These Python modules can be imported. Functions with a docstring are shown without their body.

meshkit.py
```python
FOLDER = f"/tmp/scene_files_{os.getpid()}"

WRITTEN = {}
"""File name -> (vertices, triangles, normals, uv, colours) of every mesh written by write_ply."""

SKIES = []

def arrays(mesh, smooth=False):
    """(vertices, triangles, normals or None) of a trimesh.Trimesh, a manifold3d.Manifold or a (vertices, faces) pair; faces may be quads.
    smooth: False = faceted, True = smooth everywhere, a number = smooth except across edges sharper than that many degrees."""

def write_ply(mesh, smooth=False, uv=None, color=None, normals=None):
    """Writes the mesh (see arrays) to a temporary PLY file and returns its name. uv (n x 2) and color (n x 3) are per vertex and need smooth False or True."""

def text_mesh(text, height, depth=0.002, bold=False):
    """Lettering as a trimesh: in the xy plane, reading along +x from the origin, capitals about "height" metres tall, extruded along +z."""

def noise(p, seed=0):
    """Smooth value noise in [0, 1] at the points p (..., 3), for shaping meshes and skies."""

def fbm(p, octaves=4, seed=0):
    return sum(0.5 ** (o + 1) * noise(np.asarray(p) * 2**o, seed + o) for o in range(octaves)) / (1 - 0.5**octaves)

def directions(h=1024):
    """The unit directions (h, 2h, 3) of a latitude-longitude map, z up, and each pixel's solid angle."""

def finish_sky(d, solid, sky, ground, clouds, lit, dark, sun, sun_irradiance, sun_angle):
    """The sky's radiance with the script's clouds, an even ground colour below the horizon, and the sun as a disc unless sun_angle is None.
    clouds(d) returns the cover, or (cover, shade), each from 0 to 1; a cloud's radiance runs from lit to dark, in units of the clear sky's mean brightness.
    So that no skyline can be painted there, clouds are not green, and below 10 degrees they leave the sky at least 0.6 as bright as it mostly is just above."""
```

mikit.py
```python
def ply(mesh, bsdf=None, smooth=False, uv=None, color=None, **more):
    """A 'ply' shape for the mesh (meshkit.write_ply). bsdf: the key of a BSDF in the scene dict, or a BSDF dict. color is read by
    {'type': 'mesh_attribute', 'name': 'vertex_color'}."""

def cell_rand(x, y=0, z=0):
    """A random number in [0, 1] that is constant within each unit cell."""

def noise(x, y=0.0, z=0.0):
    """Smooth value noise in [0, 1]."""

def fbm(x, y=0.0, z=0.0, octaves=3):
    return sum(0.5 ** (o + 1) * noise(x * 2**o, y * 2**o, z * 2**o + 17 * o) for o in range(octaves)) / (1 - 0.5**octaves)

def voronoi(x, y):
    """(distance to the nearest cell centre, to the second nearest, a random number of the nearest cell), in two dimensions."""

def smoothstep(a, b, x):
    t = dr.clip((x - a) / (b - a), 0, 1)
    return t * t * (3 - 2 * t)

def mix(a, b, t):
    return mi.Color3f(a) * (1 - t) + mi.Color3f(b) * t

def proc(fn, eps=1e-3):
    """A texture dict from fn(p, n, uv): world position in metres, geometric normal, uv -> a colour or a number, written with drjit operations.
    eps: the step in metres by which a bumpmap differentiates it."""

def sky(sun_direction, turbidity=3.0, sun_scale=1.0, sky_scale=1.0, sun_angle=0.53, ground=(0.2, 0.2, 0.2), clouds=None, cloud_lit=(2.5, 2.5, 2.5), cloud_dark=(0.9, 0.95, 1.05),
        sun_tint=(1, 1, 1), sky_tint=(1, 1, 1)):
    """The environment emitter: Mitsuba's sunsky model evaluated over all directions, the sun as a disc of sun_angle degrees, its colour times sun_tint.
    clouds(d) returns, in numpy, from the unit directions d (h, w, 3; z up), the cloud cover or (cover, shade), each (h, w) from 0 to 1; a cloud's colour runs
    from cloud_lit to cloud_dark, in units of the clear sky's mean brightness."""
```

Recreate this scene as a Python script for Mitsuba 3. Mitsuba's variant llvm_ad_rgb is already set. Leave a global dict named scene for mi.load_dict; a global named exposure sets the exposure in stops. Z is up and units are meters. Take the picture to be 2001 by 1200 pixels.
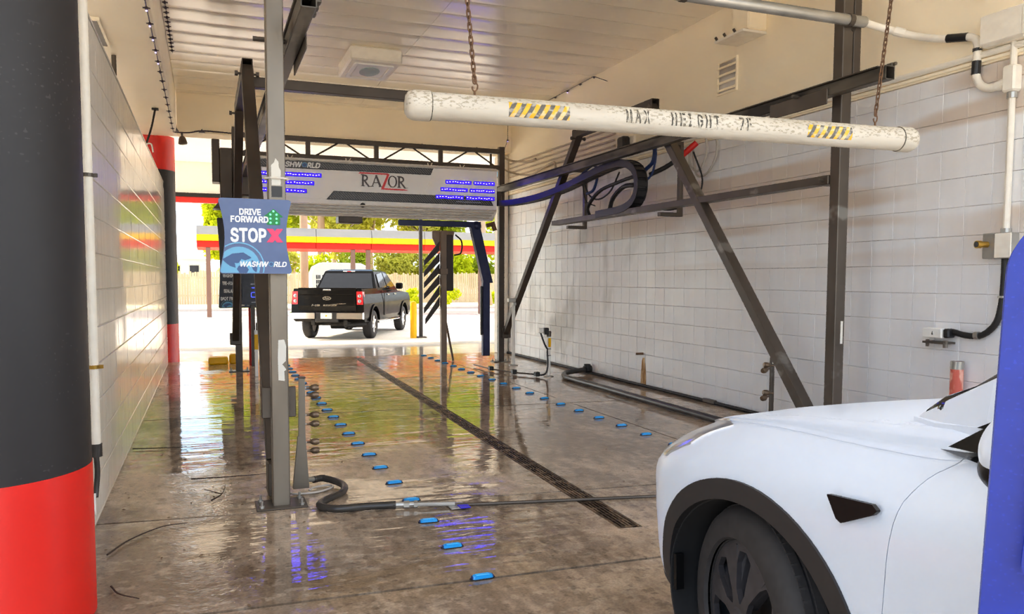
import math, random, numpy as np, trimesh, mitsuba as mi, drjit as dr, mikit, meshkit, manifold3d as m3
import shapely.geometry as sg, shapely.affinity as sa, shapely.ops as so
from scipy.interpolate import PchipInterpolator
from scipy.spatial import cKDTree
T = mi.ScalarTransform4f
V = lambda *a: np.array(a, float)
noise, fbm, voronoi, sstep, cmix, cell = mikit.noise, mikit.fbm, mikit.voronoi, mikit.smoothstep, mikit.mix, mikit.cell_rand
random.seed(7); rng = np.random.default_rng(7)
scene, labels = {'type': 'scene'}, {}
exposure = 3.92

# ---------------------------------------------------------------- camera, sky, sun
yaw, pitch, roll = math.radians(21.129), math.radians(3.728), math.radians(.1864)
fw = V(math.sin(yaw)*math.cos(pitch), math.cos(yaw)*math.cos(pitch), -math.sin(pitch))
rt0 = V(math.cos(yaw), -math.sin(yaw), 0); up0 = np.cross(rt0, fw)
up = -math.sin(roll)*rt0 + math.cos(roll)*up0
eye = V(0, 0, 1.302)
scene['camera'] = {'type': 'perspective', 'fov_axis': 'x', 'fov': 2*math.degrees(math.atan(1000.5/1541.8)), 'near_clip': .02, 'principal_point_offset_y': -46.8/1200, 'far_clip': 500.,
                   'to_world': T().look_at(origin=eye.tolist(), target=(eye+fw).tolist(), up=up.tolist())}
def clouds(d):
    e = np.maximum(d[..., 2], .03)[..., None]
    q = np.concatenate([d[..., :2]/(e+.25), d[..., 2:]], -1)*1.3
    c = meshkit.fbm(q+3.1, 5, 4)
    cov = np.clip((c-.40)/.16, 0, 1)
    return cov, np.clip((meshkit.fbm(q*1.7+9, 4, 8)-.35)*1.2, 0, 1)*.6
scene['sky'] = mikit.sky((-.62, .50, .60), turbidity=3., sun_scale=.55, sky_scale=1.0, sun_angle=2.0, sky_tint=(1.0, 1.0, .97), ground=(.35, .34, .32), clouds=clouds,
                         cloud_lit=(2.6, 2.55, 2.5), cloud_dark=(1.3, 1.3, 1.32))

# ---------------------------------------------------------------- helpers
def sr(r, g, b):
    f = lambda c: ((c/255+.055)/1.055)**2.4 if c > 10 else c/255/12.92
    return [f(r), f(g), f(b)]
def mat(name, col, rough=.5, metal=0., bump=None, bscale=.002, spec=.5, cc=0., ccg=.9, rproc=None, two=True, **kw):
    c = {'type': 'rgb', 'value': col} if isinstance(col, (list, tuple)) else mikit.proc(col)
    b = {'type': 'principled', 'base_color': c, 'roughness': mikit.proc(rproc) if rproc else rough, 'metallic': metal, 'specular': spec}
    if cc: b['clearcoat'] = cc; b['clearcoat_gloss'] = ccg
    b.update(kw)
    if bump: b = {'type': 'bumpmap', 'arbitrary': mikit.proc(bump, 2e-3), 'scale': bscale, 'bsdf': b}
    scene[name] = {'type': 'twosided', 'bsdf': b} if two else b
    return name
def emit(name, mesh, rad, label=None, smooth=False, body=(.3, .3, .3), **k):
    scene[name] = {**mikit.ply(mesh, {'type': 'diffuse', 'reflectance': {'type': 'rgb', 'value': list(body)}}, smooth=smooth), 'emitter': {'type': 'area', 'radiance': {'type': 'rgb', 'value': list(rad)}}}
    lab(name, label, **k); return name
def lab(k, label=None, cat=None, group=None, kind=None):
    d = {a: b for a, b in (('label', label), ('category', cat), ('group', group), ('kind', kind)) if b}
    if d: labels[k] = {**labels.get(k, {}), **d}
    return k
used = set()
def num(k):
    n, i = k, 0
    while n in used: i += 1; n = f'{k}_{i:03d}'
    used.add(n); return n
def add(k, mesh, m, smooth=False, label=None, cat=None, group=None, kind=None, uv=None):
    k = num(k); scene[k] = mikit.ply(mesh, m, smooth=smooth, uv=uv)
    return lab(k, label, cat, group, kind)
def thing(k, label, cat, group=None, kind=None): return lab(num(k), label, cat, group, kind)
def again(k, src, M):
    k = num(k); d = dict(scene[src]); d['to_world'] = T(M) if not isinstance(M, mi.ScalarTransform4f) else M
    scene[k] = d; return k
def cat(*ms): return trimesh.util.concatenate([m for m in ms])
def box(x0, x1, y0, y1, z0, z1, c=0.):
    x0, x1 = sorted((x0, x1)); y0, y1 = sorted((y0, y1)); z0, z1 = sorted((z0, z1))
    if c <= 0:
        m = trimesh.creation.box((x1-x0, y1-y0, z1-z0)); m.apply_translation(((x0+x1)/2, (y0+y1)/2, (z0+z1)/2)); return m
    c = min(c, (x1-x0)*.45, (y1-y0)*.45, (z1-z0)*.45); p = []
    for i, (a, b) in enumerate(((x0, x1), (y0, y1), (z0, z1))):
        lo = [x0+c, y0+c, z0+c]; hi = [x1-c, y1-c, z1-c]
        for k in range(8):
            q = [(lo, hi)[(k >> j) & 1][j] for j in range(3)]; q[i] += (c if (k >> i) & 1 else -c); p.append(q)
    return trimesh.convex.convex_hull(np.array(p))
def xf(m, M): m = m.copy(); m.apply_transform(M); return m
def frame(o, z, x=None):
    z = np.array(z, float); z /= np.linalg.norm(z)
    x = np.array(x if x is not None else ((0, 0, 1) if abs(z[2]) < .9 else (1, 0, 0)), float)
    x = x-z*(x@z); x /= np.linalg.norm(x); M = np.eye(4)
    M[:3, 0], M[:3, 1], M[:3, 2], M[:3, 3] = x, np.cross(z, x), z, o; return M
def beam(p, q, w=.1, h=None, c=.006, upv=None):
    p, q = np.array(p, float), np.array(q, float); h = h or w
    return xf(box(-h/2, h/2, -w/2, w/2, 0, np.linalg.norm(q-p), c), frame(p, q-p, upv))
def cyl(p, q, r, n=20, r2=None):
    p, q = np.array(p, float), np.array(q, float); L = np.linalg.norm(q-p); r2 = r if r2 is None else r2
    return xf(lathe([(0, 0), (r, 0), (r2, L), (0, L)], n), frame(p, q-p))
def lathe(prof, n=32):
    pr = np.array(prof, float); a = np.linspace(0, 2*np.pi, n, endpoint=False); k = len(pr)
    v = np.stack([np.outer(np.cos(a), pr[:, 0]), np.outer(np.sin(a), pr[:, 0]), np.tile(pr[:, 1], (n, 1))], -1).reshape(-1, 3); f = []
    for i in range(n):
        j = (i+1) % n
        for t in range(k-1): f += [[i*k+t, j*k+t, j*k+t+1], [i*k+t, j*k+t+1, i*k+t+1]]
    m = trimesh.Trimesh(v, f, process=False); m.merge_vertices(); m.update_faces(m.nondegenerate_faces()); return m
def smoothpts(P, n=8):
    P = np.array(P, float); Q = np.vstack([2*P[0]-P[1], P, 2*P[-1]-P[-2]]); o = []
    for i in range(1, len(Q)-2):
        for t in np.linspace(0, 1, n, endpoint=False):
            a, b, c, d = Q[i-1:i+3]; o.append(.5*(2*b+(c-a)*t+(2*a-5*b+4*c-d)*t*t+(3*b-a-3*c+d)*t**3))
    return np.array(o+[P[-1]])
def tube(P, r, n=10, curve=0, closed=False):
    P = np.array(P, float)
    if curve: P = smoothpts(P, curve)
    t = np.gradient(P, axis=0) if not closed else np.roll(P, -1, 0)-np.roll(P, 1, 0)
    t /= np.linalg.norm(t, axis=1, keepdims=True)+1e-12; a = np.cross(t[0], (0, 0, 1) if abs(t[0][2]) < .9 else (1, 0, 0)); R = np.broadcast_to(r, (len(P),)); A = []
    for k in range(len(P)):
        a = a-t[k]*(a@t[k]); a /= np.linalg.norm(a); A.append(a)
    A = np.array(A); B = np.cross(t, A); g = np.linspace(0, 2*np.pi, n, endpoint=False)
    v = (P[:, None]+R[:, None, None]*(np.cos(g)[None, :, None]*A[:, None]+np.sin(g)[None, :, None]*B[:, None])).reshape(-1, 3); f = []
    m = len(P); 
    for i in range(m if closed else m-1):
        for j in range(n):
            a0, b0 = i*n+j, i*n+(j+1) % n; a1, b1 = ((i+1) % m)*n+j, ((i+1) % m)*n+(j+1) % n; f += [[a0, b0, b1], [a0, b1, a1]]
    if not closed:
        v = np.vstack([v, P[0], P[-1]]); k = m*n
        for j in range(n): f += [[k, (j+1) % n, j], [k+1, (m-1)*n+j, (m-1)*n+(j+1) % n]]
    return trimesh.Trimesh(v, f, process=False)
def prism(poly, h, M=np.eye(4)):
    if not isinstance(poly, (sg.Polygon, sg.MultiPolygon)): poly = sg.Polygon(poly)
    return xf(cat(*[trimesh.creation.extrude_polygon(g, h, engine='earcut') for g in getattr(poly, 'geoms', [poly])]), M)
def man(m):
    m = m.copy(); m.merge_vertices(); return m3.Manifold(m3.Mesh(np.array(m.vertices, np.float32), np.array(m.faces, np.uint32)))
def unman(M): k = M.to_mesh(); return trimesh.Trimesh(k.vert_properties[:, :3], k.tri_verts, process=False)
# frame whose local x runs along world +x, local y up, local z toward the viewer (-y): for lettering on faces that look toward -y
def face(x, y, z): return np.array([[1, 0, 0, x], [0, 0, -1, y], [0, 1, 0, z], [0, 0, 0, 1.]])
def heavy(m, depth, grow):
    "the same lettering with fatter strokes"
    f = m.faces[np.abs(m.face_normals[:, 2]) > .9]; f = f[(m.vertices[f][:, :, 2].mean(1) > depth*.5)]
    g = so.unary_union([sg.Polygon(m.vertices[q][:, :2]).buffer(1e-5) for q in f if sg.Polygon(m.vertices[q][:, :2]).area > 1e-10]).buffer(grow, quad_segs=2).simplify(grow*.15)
    return cat(*[trimesh.creation.extrude_polygon(q, depth, engine='earcut') for q in getattr(g, 'geoms', [g])])
def text(s, h, depth=.003, bold=True, shear=0., width=None, fat=0.):
    m = meshkit.text_mesh(s, h, depth, bold); m = heavy(m, depth, fat*h) if fat else m; v = m.vertices.copy(); v[:, 0] -= v[:, 0].min(); v[:, 0] += shear*v[:, 1]
    if width: v[:, 0] *= width/v[:, 0].max()
    return trimesh.Trimesh(v, m.faces, process=False)
# ---------------------------------------------------------------- materials of the setting
def wet(p):  # standing water: most of the bay, ragged dry islands, mud at the entry
    f = fbm(p.x*.8+3, p.y*.55, 0, 3)+.16*(fbm(p.x*4.1, p.y*7.5, 6, 2)-.5)
    return sstep(.40, .56, f+.13*sstep(4.8, 7.4, p.y)+.10*sstep(3.1, 3.6, p.y)+.10*sstep(3.1, 3.5, p.y)*sstep(1.7, .9, dr.abs(p.x-.9))-.22*sstep(.35, -.30, p.x+.5*(fbm(p.x*1.7, p.y*1.7, 9, 2)-.5))*sstep(6.0, 4.2, p.y))
def floor_col(p, n, uv):
    g = fbm(p.x*2.3, p.y*1.7, 0, 4); s = fbm(p.x*26, p.y*9, 3, 3); f = noise(p.x*140, p.y*140); k = fbm(p.x*11+5, p.y*13, 2, 4)
    c = cmix(sr(112, 96, 80), sr(176, 156, 134), sstep(.28, .72, g*.5+s*.28+k*.22))
    c = cmix(c, sr(98, 80, 62), sstep(.52, .72, fbm(p.x*1.1+9, p.y*.9, 5, 3))*.6)
    c = cmix(c, sr(196, 182, 162), sstep(.56, .74, fbm(p.x*19, p.y*26, 11, 3))*.22)
    c = cmix(c, sr(70, 56, 44), sstep(.62, .80, fbm(p.x*30, p.y*30, 4, 3))*.45)
    return c*(.80+.34*f)
def floor_rough(p, n, uv):
    w = wet(p); return .23-.20*w+.10*noise(p.x*30, p.y*22)*(1.05-w)
def floor_bump(p, n, uv):
    w = wet(p); rip = fbm(p.x*2.6, p.y*13+1.5*fbm(p.x*1.3, p.y*2, 2, 2), 0, 3)
    return rip*(.80+.2*(1-w))+(.5*noise(p.x*46, p.y*58)+.42*noise(p.x*120, p.y*130, 3)+1.1*fbm(p.x*11, p.y*18, 8, 3))*(1.04-w)
mat('wet_concrete', floor_col, rproc=floor_rough, bump=floor_bump, bscale=.0030, spec=.7, cc=.8, ccg=.99)
def pave_col(p, n, uv):
    return cmix(sr(190, 184, 172), sr(214, 208, 196), fbm(p.x*1.5, p.y*1.5, 0, 4))*(.92+.12*noise(p.x*40, p.y*40))
mat('pale_paving', pave_col, .7)
mat('asphalt', lambda p, n, uv: cmix(sr(120, 120, 124), sr(150, 148, 148), fbm(p.x*1.2, p.y*3, 0, 4)), .8)
mat('grass_ground', lambda p, n, uv: cmix(sr(150, 150, 70), sr(205, 190, 110), fbm(p.x*2, p.y*5, 0, 4)), .9)
mat('dry_ground', lambda p, n, uv: cmix(sr(190, 175, 140), sr(225, 212, 180), fbm(p.x*1.3, p.y*4, 0, 4)), .9)
def tile_col(p, n, uv):
    g = fbm(p.y*.9, p.z*1.3, 2, 4); s = fbm(p.y*14, p.z*1.1, 7, 3)
    c = cmix(sr(216, 216, 217), sr(231, 231, 232), g*.6+s*.4)
    band = sstep(.52, .66, fbm(p.y*.3+4, p.z*3.1, 1, 3))*sstep(1.2, 1.9, p.z)
    c = cmix(c, sr(192, 168, 142), band*.65)
    grey_patch = sstep(.55, .72, fbm(p.y*1.6+7, p.z*1.0+.5*p.y, 3, 4))*sstep(7.5, 9.5, p.y)  # slanting greyer patches on the tiles toward the exit end
    return cmix(c, sr(160, 155, 150), grey_patch*.6)
mat('tile_paint', tile_col, rproc=lambda p, n, uv: .28+.2*fbm(p.y*3, p.z*3, 0, 2), bump=lambda p, n, uv: fbm(p.y*14, p.z*14, p.x*14, 2), bscale=.0016)
mat('joint_grey', lambda p, n, uv: cmix(sr(150, 142, 134), sr(206, 201, 194), sstep(.35, .6, fbm(p.y*1.7, p.z*5, p.x, 2)+.12*sstep(8.5, 7., p.y))), .8)
def left_col(p, n, uv):
    g = fbm(p.y*1.3, p.z*1.1, 2, 4); s = fbm(p.y*18, p.z*1.2, 7, 3)
    return cmix(sr(180, 172, 160), sr(206, 200, 190), g*.55+s*.45)
def left_rough(p, n, uv):   # the soaked end of the wall shines, with a ragged border
    return .38-.26*sstep(5.6, 6.6, p.y+1.6*(fbm(p.y*2, p.z*2.2, 4, 3)-.5)-.35*(p.z-1))
mat('left_paint', left_col, rproc=left_rough, bump=lambda p, n, uv: fbm(p.y*22, p.z*3.2, p.x*9, 3), bscale=.0028, cc=.5, ccg=.95)
mat('stucco', lambda p, n, uv: cmix(sr(238, 224, 196), sr(246, 234, 208), fbm(p.x*1.3, p.y*1.3, p.z*1.3, 4)), .75, bump=lambda p, n, uv: fbm(p.x*30, p.y*30, p.z*30, 3), bscale=.003)
mat('ceiling_paint', lambda p, n, uv: cmix(sr(230, 220, 200), sr(242, 233, 214), fbm(p.x*.9, p.y*2.2, 2, 4)*.7+.3*fbm(p.x*9, p.y*20, 0, 2)), rproc=lambda p, n, uv: .15+.16*fbm(p.x*1.5, p.y*3, 0, 3),
    bump=lambda p, n, uv: fbm(p.x*1.1, p.y*2, 0, 2), bscale=.010, spec=.7)
mat('soffit_paint', lambda p, n, uv: cmix(sr(234, 223, 200), sr(243, 234, 214), fbm(p.x*1.5, p.y*1.1, p.z, 4)), .5, bump=lambda p, n, uv: fbm(p.x*8, p.y*8, p.z*8, 3), bscale=.004)
mat('canopy_white', lambda p, n, uv: cmix(sr(242, 238, 230), sr(248, 245, 238), fbm(p.x*.9, p.y*.9, p.z*.9, 3)), .5)
mat('red_paint', lambda p, n, uv: cmix(sr(196, 24, 16), sr(210, 32, 22), fbm(p.x*3, p.y*3, p.z*3, 3)), .38, cc=.3)
mat('yellow_paint', sr(226, 172, 0), .45, spec=.3)
mat('orange_red', sr(200, 26, 6), .45, spec=.3)
mat('black_paint', lambda p, n, uv: cmix(sr(36, 34, 35), sr(47, 45, 46), fbm(p.x*3, p.y*3, p.z*1.5, 4))*(1+.8*sstep(.8, .86, noise(p.x*90, p.y*90, p.z*90))*sstep(.5, .7, fbm(p.x*4, p.y*4, p.z*4, 2))), .5, spec=.3)

# ---------------------------------------------------------------- floor: concrete slabs with real joints, trench left open
FX0, FX1 = -.60, 4.98
def drain_x(y): return 1.995+.0268*(y-3.6)
edges = [(-.9, -.9), (1.35, 1.25), (3.24, 3.03), (4.62, 4.06), (7.90, 7.40), (10.4, 10.0), (13.30, 13.30)]
j = .011
lab('floor', 'wet brown concrete wash bay floor in slabs', kind='structure')
add('floor', prism([(FX0-.02, -.9), (FX1+.02, -.9), (FX1+.02, 13.3), (FX0-.02, 13.3)], .1, frame((0, 0, -.22), (0, 0, 1), (1, 0, 0))), 'wet_concrete', kind='structure', label='wet brown concrete wash bay floor in slabs')
trench = sg.Polygon([(drain_x(3.6)-.004, 3.59), (drain_x(3.6)+.132, 3.57), (drain_x(13.1)+.132, 13.1), (drain_x(13.1)-.004, 13.1)])
XS = (1.02, 3.53)
for (l0, r0), (l1, r1) in zip(edges[:-1], edges[1:]):
    q = sg.Polygon([(FX0, l0+j), (FX1, r0+j), (FX1, r1-j), (FX0, l1-j)])
    cuts = [trench]
    if l0 > 3: cuts.append(sg.box(3.535+.03, l0, 3.547+.03, l1+1))
    q = q.difference(so.unary_union(cuts))
    for g in getattr(q, 'geoms', [q]):
        m = prism(g, .06, frame((0, 0, -.06), (0, 0, 1), (1, 0, 0)))
        if l0 < 3: m = trimesh.Trimesh(*trimesh.remesh.subdivide_to_size(m.vertices, m.faces, .6)); m.vertices[:, 2] -= .052*np.clip((3.02-m.vertices[:, 1])/1.0, 0, 1)
        add('floor__slab', m, 'wet_concrete')
# drain grate
mat('grate_metal', lambda p, n, uv: cmix(sr(60, 46, 34), sr(120, 98, 76), sstep(.4, .7, fbm(p.x*30, p.y*14, 0, 4))), .5, .3, bump=lambda p, n, uv: fbm(p.x*60, p.y*60, 0, 2), bscale=.003)
t = thing('drain_grate', 'long rusty brown trench drain grate running down the bay floor', 'drain')
pl = {}
for s, nm in ((0, 'side_rail'), (.118, 'side_rail')):
    add(t+'__'+nm, beam((drain_x(3.6)+s+.005, 3.6, -.012), (drain_x(13.08)+s+.005, 13.08, -.012), .01, .02, .002), 'grate_metal')
for i in range(19):
    y0 = 3.605+i*.4987; x0 = drain_x(y0)+.012
    ms = [box(0, .10, 0, .014, -.018, -.002), box(0, .10, .48, .492, -.018, -.002)]+[box(a, a+.012, 0, .49, -.016, -.003) for a in (0, .022, .044, .066, .088)]+[box(0, .1, b, b+.012, -.015, -.003) for b in (.12, .24, .36)]
    m = cat(*ms); m.vertices[:, 0] += .0268*m.vertices[:, 1]; m.apply_translation((x0, y0, 0)); add(t+'__grate_panel', m, 'grate_metal')

# ---------------------------------------------------------------- ground outside
def zg(y): return -.012-.348*min(max((y-13.35)/8.65, 0), 1)
def strip(k, x0, x1, y0, y1, m, label, dz=0.):
    ys = sorted({y0, y1, *[y for y in (13.35, 22.) if y0 < y < y1]}); v, f = [], []
    for y in ys: v += [(x0, y, zg(y)+dz), (x1, y, zg(y)+dz), (x0, y, zg(y)+dz-.3), (x1, y, zg(y)+dz-.3)]
    for i in range(len(ys)-1):
        a = i*4; f += [[a, a+1, a+5], [a, a+5, a+4], [a+2, a+6, a+7], [a+2, a+7, a+3], [a, a+4, a+6], [a, a+6, a+2], [a+1, a+3, a+7], [a+1, a+7, a+5]]
    e = len(v)-4; f += [[0, 2, 3], [0, 3, 1], [e, e+1, e+3], [e, e+3, e+2]]
    add(k, trimesh.Trimesh(v, f, process=False), m, kind='structure', label=label)
mat('apron_damp', lambda p, n, uv: cmix(pave_col(p, n, uv), cmix(sr(112, 110, 108), sr(146, 142, 138), fbm(p.x*1.5, p.y*3, 1, 4)), 1-sstep(17.2, 19.4, p.y+1.6*fbm(p.x*.9, p.y*.7, 0, 3))), rproc=lambda p, n, uv: .06+.6*sstep(17., 19.2, p.y+1.8*fbm(p.x*.9, p.y*.7, 0, 3)),
    bump=lambda p, n, uv: fbm(p.x*4, p.y*14, 0, 3), bscale=.003, spec=.6)
strip('pavement', -30, 40, 13.32, 22., 'apron_damp', 'pale concrete apron beyond the exit, damp near the bay')
strip('pavement', -60, 90, 22., 36.5, 'pale_paving', 'bright pale concrete drive lane outside the exit')
strip('road', -60, 90, 36.5, 43., 'asphalt', 'grey asphalt strip between drive lane and grass')
strip('lawn', -60, 90, 43., 46.2, 'grass_ground', 'yellow green grass verge beyond the asphalt', .06)
strip('sidewalk', -60, 90, 46.2, 120., 'dry_ground', 'pale dry ground in front of the fence', .05)
strip('ground_entry', -40, 40, -40., -.93, 'pale_paving', 'pale concrete ground at the entry', -.0)
strip('ground_neighbour', -40, -.86, -.93, 13.32, 'pale_paving', 'pale concrete floor of the neighbouring bay', 0)

# ---------------------------------------------------------------- walls
B = .2032
WX = 4.947
add('wall_right', box(WX+.008, WX+.25, 3.0, 13.28, -.05, 2.762), 'joint_grey', kind='structure', label='long painted block wall along the bay')
tiles = []
nY = int((13.25-3.05)/B)
for r in range(14):
    z0 = -.0087+r*B; z1 = min(z0+B, 2.757)
    for c_ in range(nY+1):
        y1 = 13.186-c_*B; y0 = y1-B
        if y0 < 3.0: continue
        yc, zc = (y0+y1)/2, (z0+z1)/2; d = V(WX, yc, zc)-eye; dz = d@fw
        vis = abs(d@rt0/dz) < .66 and abs(d@up/dz) < .4 and not (yc < 3.75 and zc < 1.7)
        tiles.append((vis, dz, y0, y1, z0, z1, r, c_))
tiles.sort(key=lambda a: (not a[0], a[1]))
rest = []
g = .0011
for i, (vis, dz, y0, y1, z0, z1, r, c_) in enumerate(tiles):
    yv = (y0+y1)/2
    h = ((r*73+c_*151) % 97)/97.
    m = box(WX-.004*h, WX+.02, y0+g*(.45 if yv < 8 else 2.0)*(.6+h), y1-g*(.45 if yv < 8 else 2.0)*(.6+h), z0+g*1.3, z1-g*1.3, .002)
    if i < 298: add('wall_right__tile', m, 'tile_paint', smooth=False)
    else: rest.append(m)
add('wall_right__tile_field', cat(*rest), 'tile_paint', kind='stuff')
add('wall_upper', box(WX-.012, WX+.25, 3.0, 13.28, 2.764, 4.10), 'stucco', kind='structure', label='cream stucco wall above the block wall')
add('trim_1', box(WX-.03, WX, 3.0, 12.86, 2.775, 2.80, .004), 'stucco', kind='structure', label='narrow cream ledge on top of the blocks')
# left wall: running bond blocks
LX = -.574
add('wall_left', box(LX-.19, LX-.006, 3.80, 13.05, -.05, 2.735), 'left_paint', kind='structure', label='low glossy white block wall beside the columns')
for r in range(14):
    z0 = .016+(r-1)*B*1.0; z1 = z0+B
    z0 = max(z0, -.02); z1 = min(z1, 2.742); off = .2032 if r % 2 else 0
    y = 3.80-off
    while y < 13.06:
        a, b = max(y, 3.80), min(y+.4064, 13.06)
        if b-a > .03:
            h = ((r*37+int(y*10)*11) % 89)/89.
            add('wall_left__block', box(LX-.03, LX+.002*h, a+.0012, b-.0012, z0+.003, z1-.003, .004), 'left_paint')
        y += .4064
add('wall_left__cap', box(LX-.19, LX+.0, 3.80, 13.06, 2.742, 2.755, .004), 'left_paint')

# header over the exit, side soffit, ceiling panels
add('wall_exit', box(-.37, WX, 12.85, 13.28, 3.47, 4.12, .004), 'stucco', kind='structure', label='cream header wall over the exit opening')
add('soffit', box(-6., -.375, 3.0, 13.28, 3.47, 3.60, .004), 'soffit_paint', kind='structure', label='cream soffit beside the raised ceiling')
add('soffit_side', box(-.42, -.375, 3.0, 12.85, 3.60, 4.12), 'soffit_paint', kind='structure', label='upright cream face between soffit and ceiling')
add('ceiling', box(-6.2, WX+.25, 2.95, 13.28, 4.075, 4.3), 'soffit_paint', kind='structure', label='ceiling of painted metal panels')
P = .42; y = 3.03
while y < 12.82:
    y1 = min(y+P-.004, 12.845)
    for x0, x1 in ((-.37, 2.315), (2.319, WX-.015)):
        # a shallow pan: flat with upturned lips
        n = 9; ys = np.linspace(y, y1, n); sag = -.0012*np.sin(np.pi*(ys-y)/(y1-y))**.7
        v = [(x, yy, 4.046+s+(.008 if k in (0, n-1) else 0)) for x in (x0, x1) for k, (yy, s) in enumerate(zip(ys, sag))]+[(x, yy, 4.074) for x in (x0, x1) for yy in ys]
        f = []
        for k in range(n-1): f += [[k, k+1, n+k+1], [k, n+k+1, n+k], [2*n+k, 3*n+k, 3*n+k+1], [2*n+k, 3*n+k+1, 2*n+k+1]]
        for k in range(n-1): f += [[k, 2*n+k, 2*n+k+1], [k, 2*n+k+1, k+1], [n+k, n+k+1, 3*n+k+1], [n+k, 3*n+k+1, 3*n+k]]
        add('ceiling__panel', trimesh.Trimesh(v, f, process=False), 'ceiling_paint', smooth=25)
    y += P
add('added_entry_canopy', box(-6.2, 8.5, 1.7, 2.95, 3.62, 3.8, .01), 'soffit_paint', kind='structure', label='added cream canopy out of view, cutting skylight over the entry')  # unseen canopy, added to cut skylight on the car and near column
# neighbouring bay and entry side, only what the light needs
add('wall_neighbour', box(-6.2, -6.0, 3.0, 13.28, -.05, 3.5), 'soffit_paint', kind='structure', label='far wall of the neighbouring bay')
# exit canopy: soffit, inner fascia, red edge strip
add('canopy_soffit', box(-9, 14.5, 13.28, 21.5, 4.21, 4.3), 'canopy_white', kind='structure', label='white canopy soffit outside the exit')
t = thing('exit_canopy', 'white canopy edge panel with a red strip along its bottom, above the exit', 'canopy')
xs = np.arange(-9, 14.5, 2.35)
for a in xs:
    add(t+'__fascia_panel', box(a+.006, a+2.344, 21.5, 21.6, 3.44, 4.21, .004), 'canopy_white')
    add(t+'__red_strip', box(a+.012, a+2.338, 21.46, 21.62, 3.20, 3.345, .008), 'red_paint')
add(t+'__edge_channel', box(-9, 14.5, 21.44, 21.64, 3.345, 3.44, .004), 'black_paint')
add(t+'__rail', box(-9, 14.5, 21.44, 21.5, 4.20, 4.235), 'soffit_paint')
for a in (.55, 4.6, 9.2): add(t+'__mullion', box(a-.04, a+.04, 21.42, 21.5, 3.38, 4.2, .004), 'canopy_white')
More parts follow.
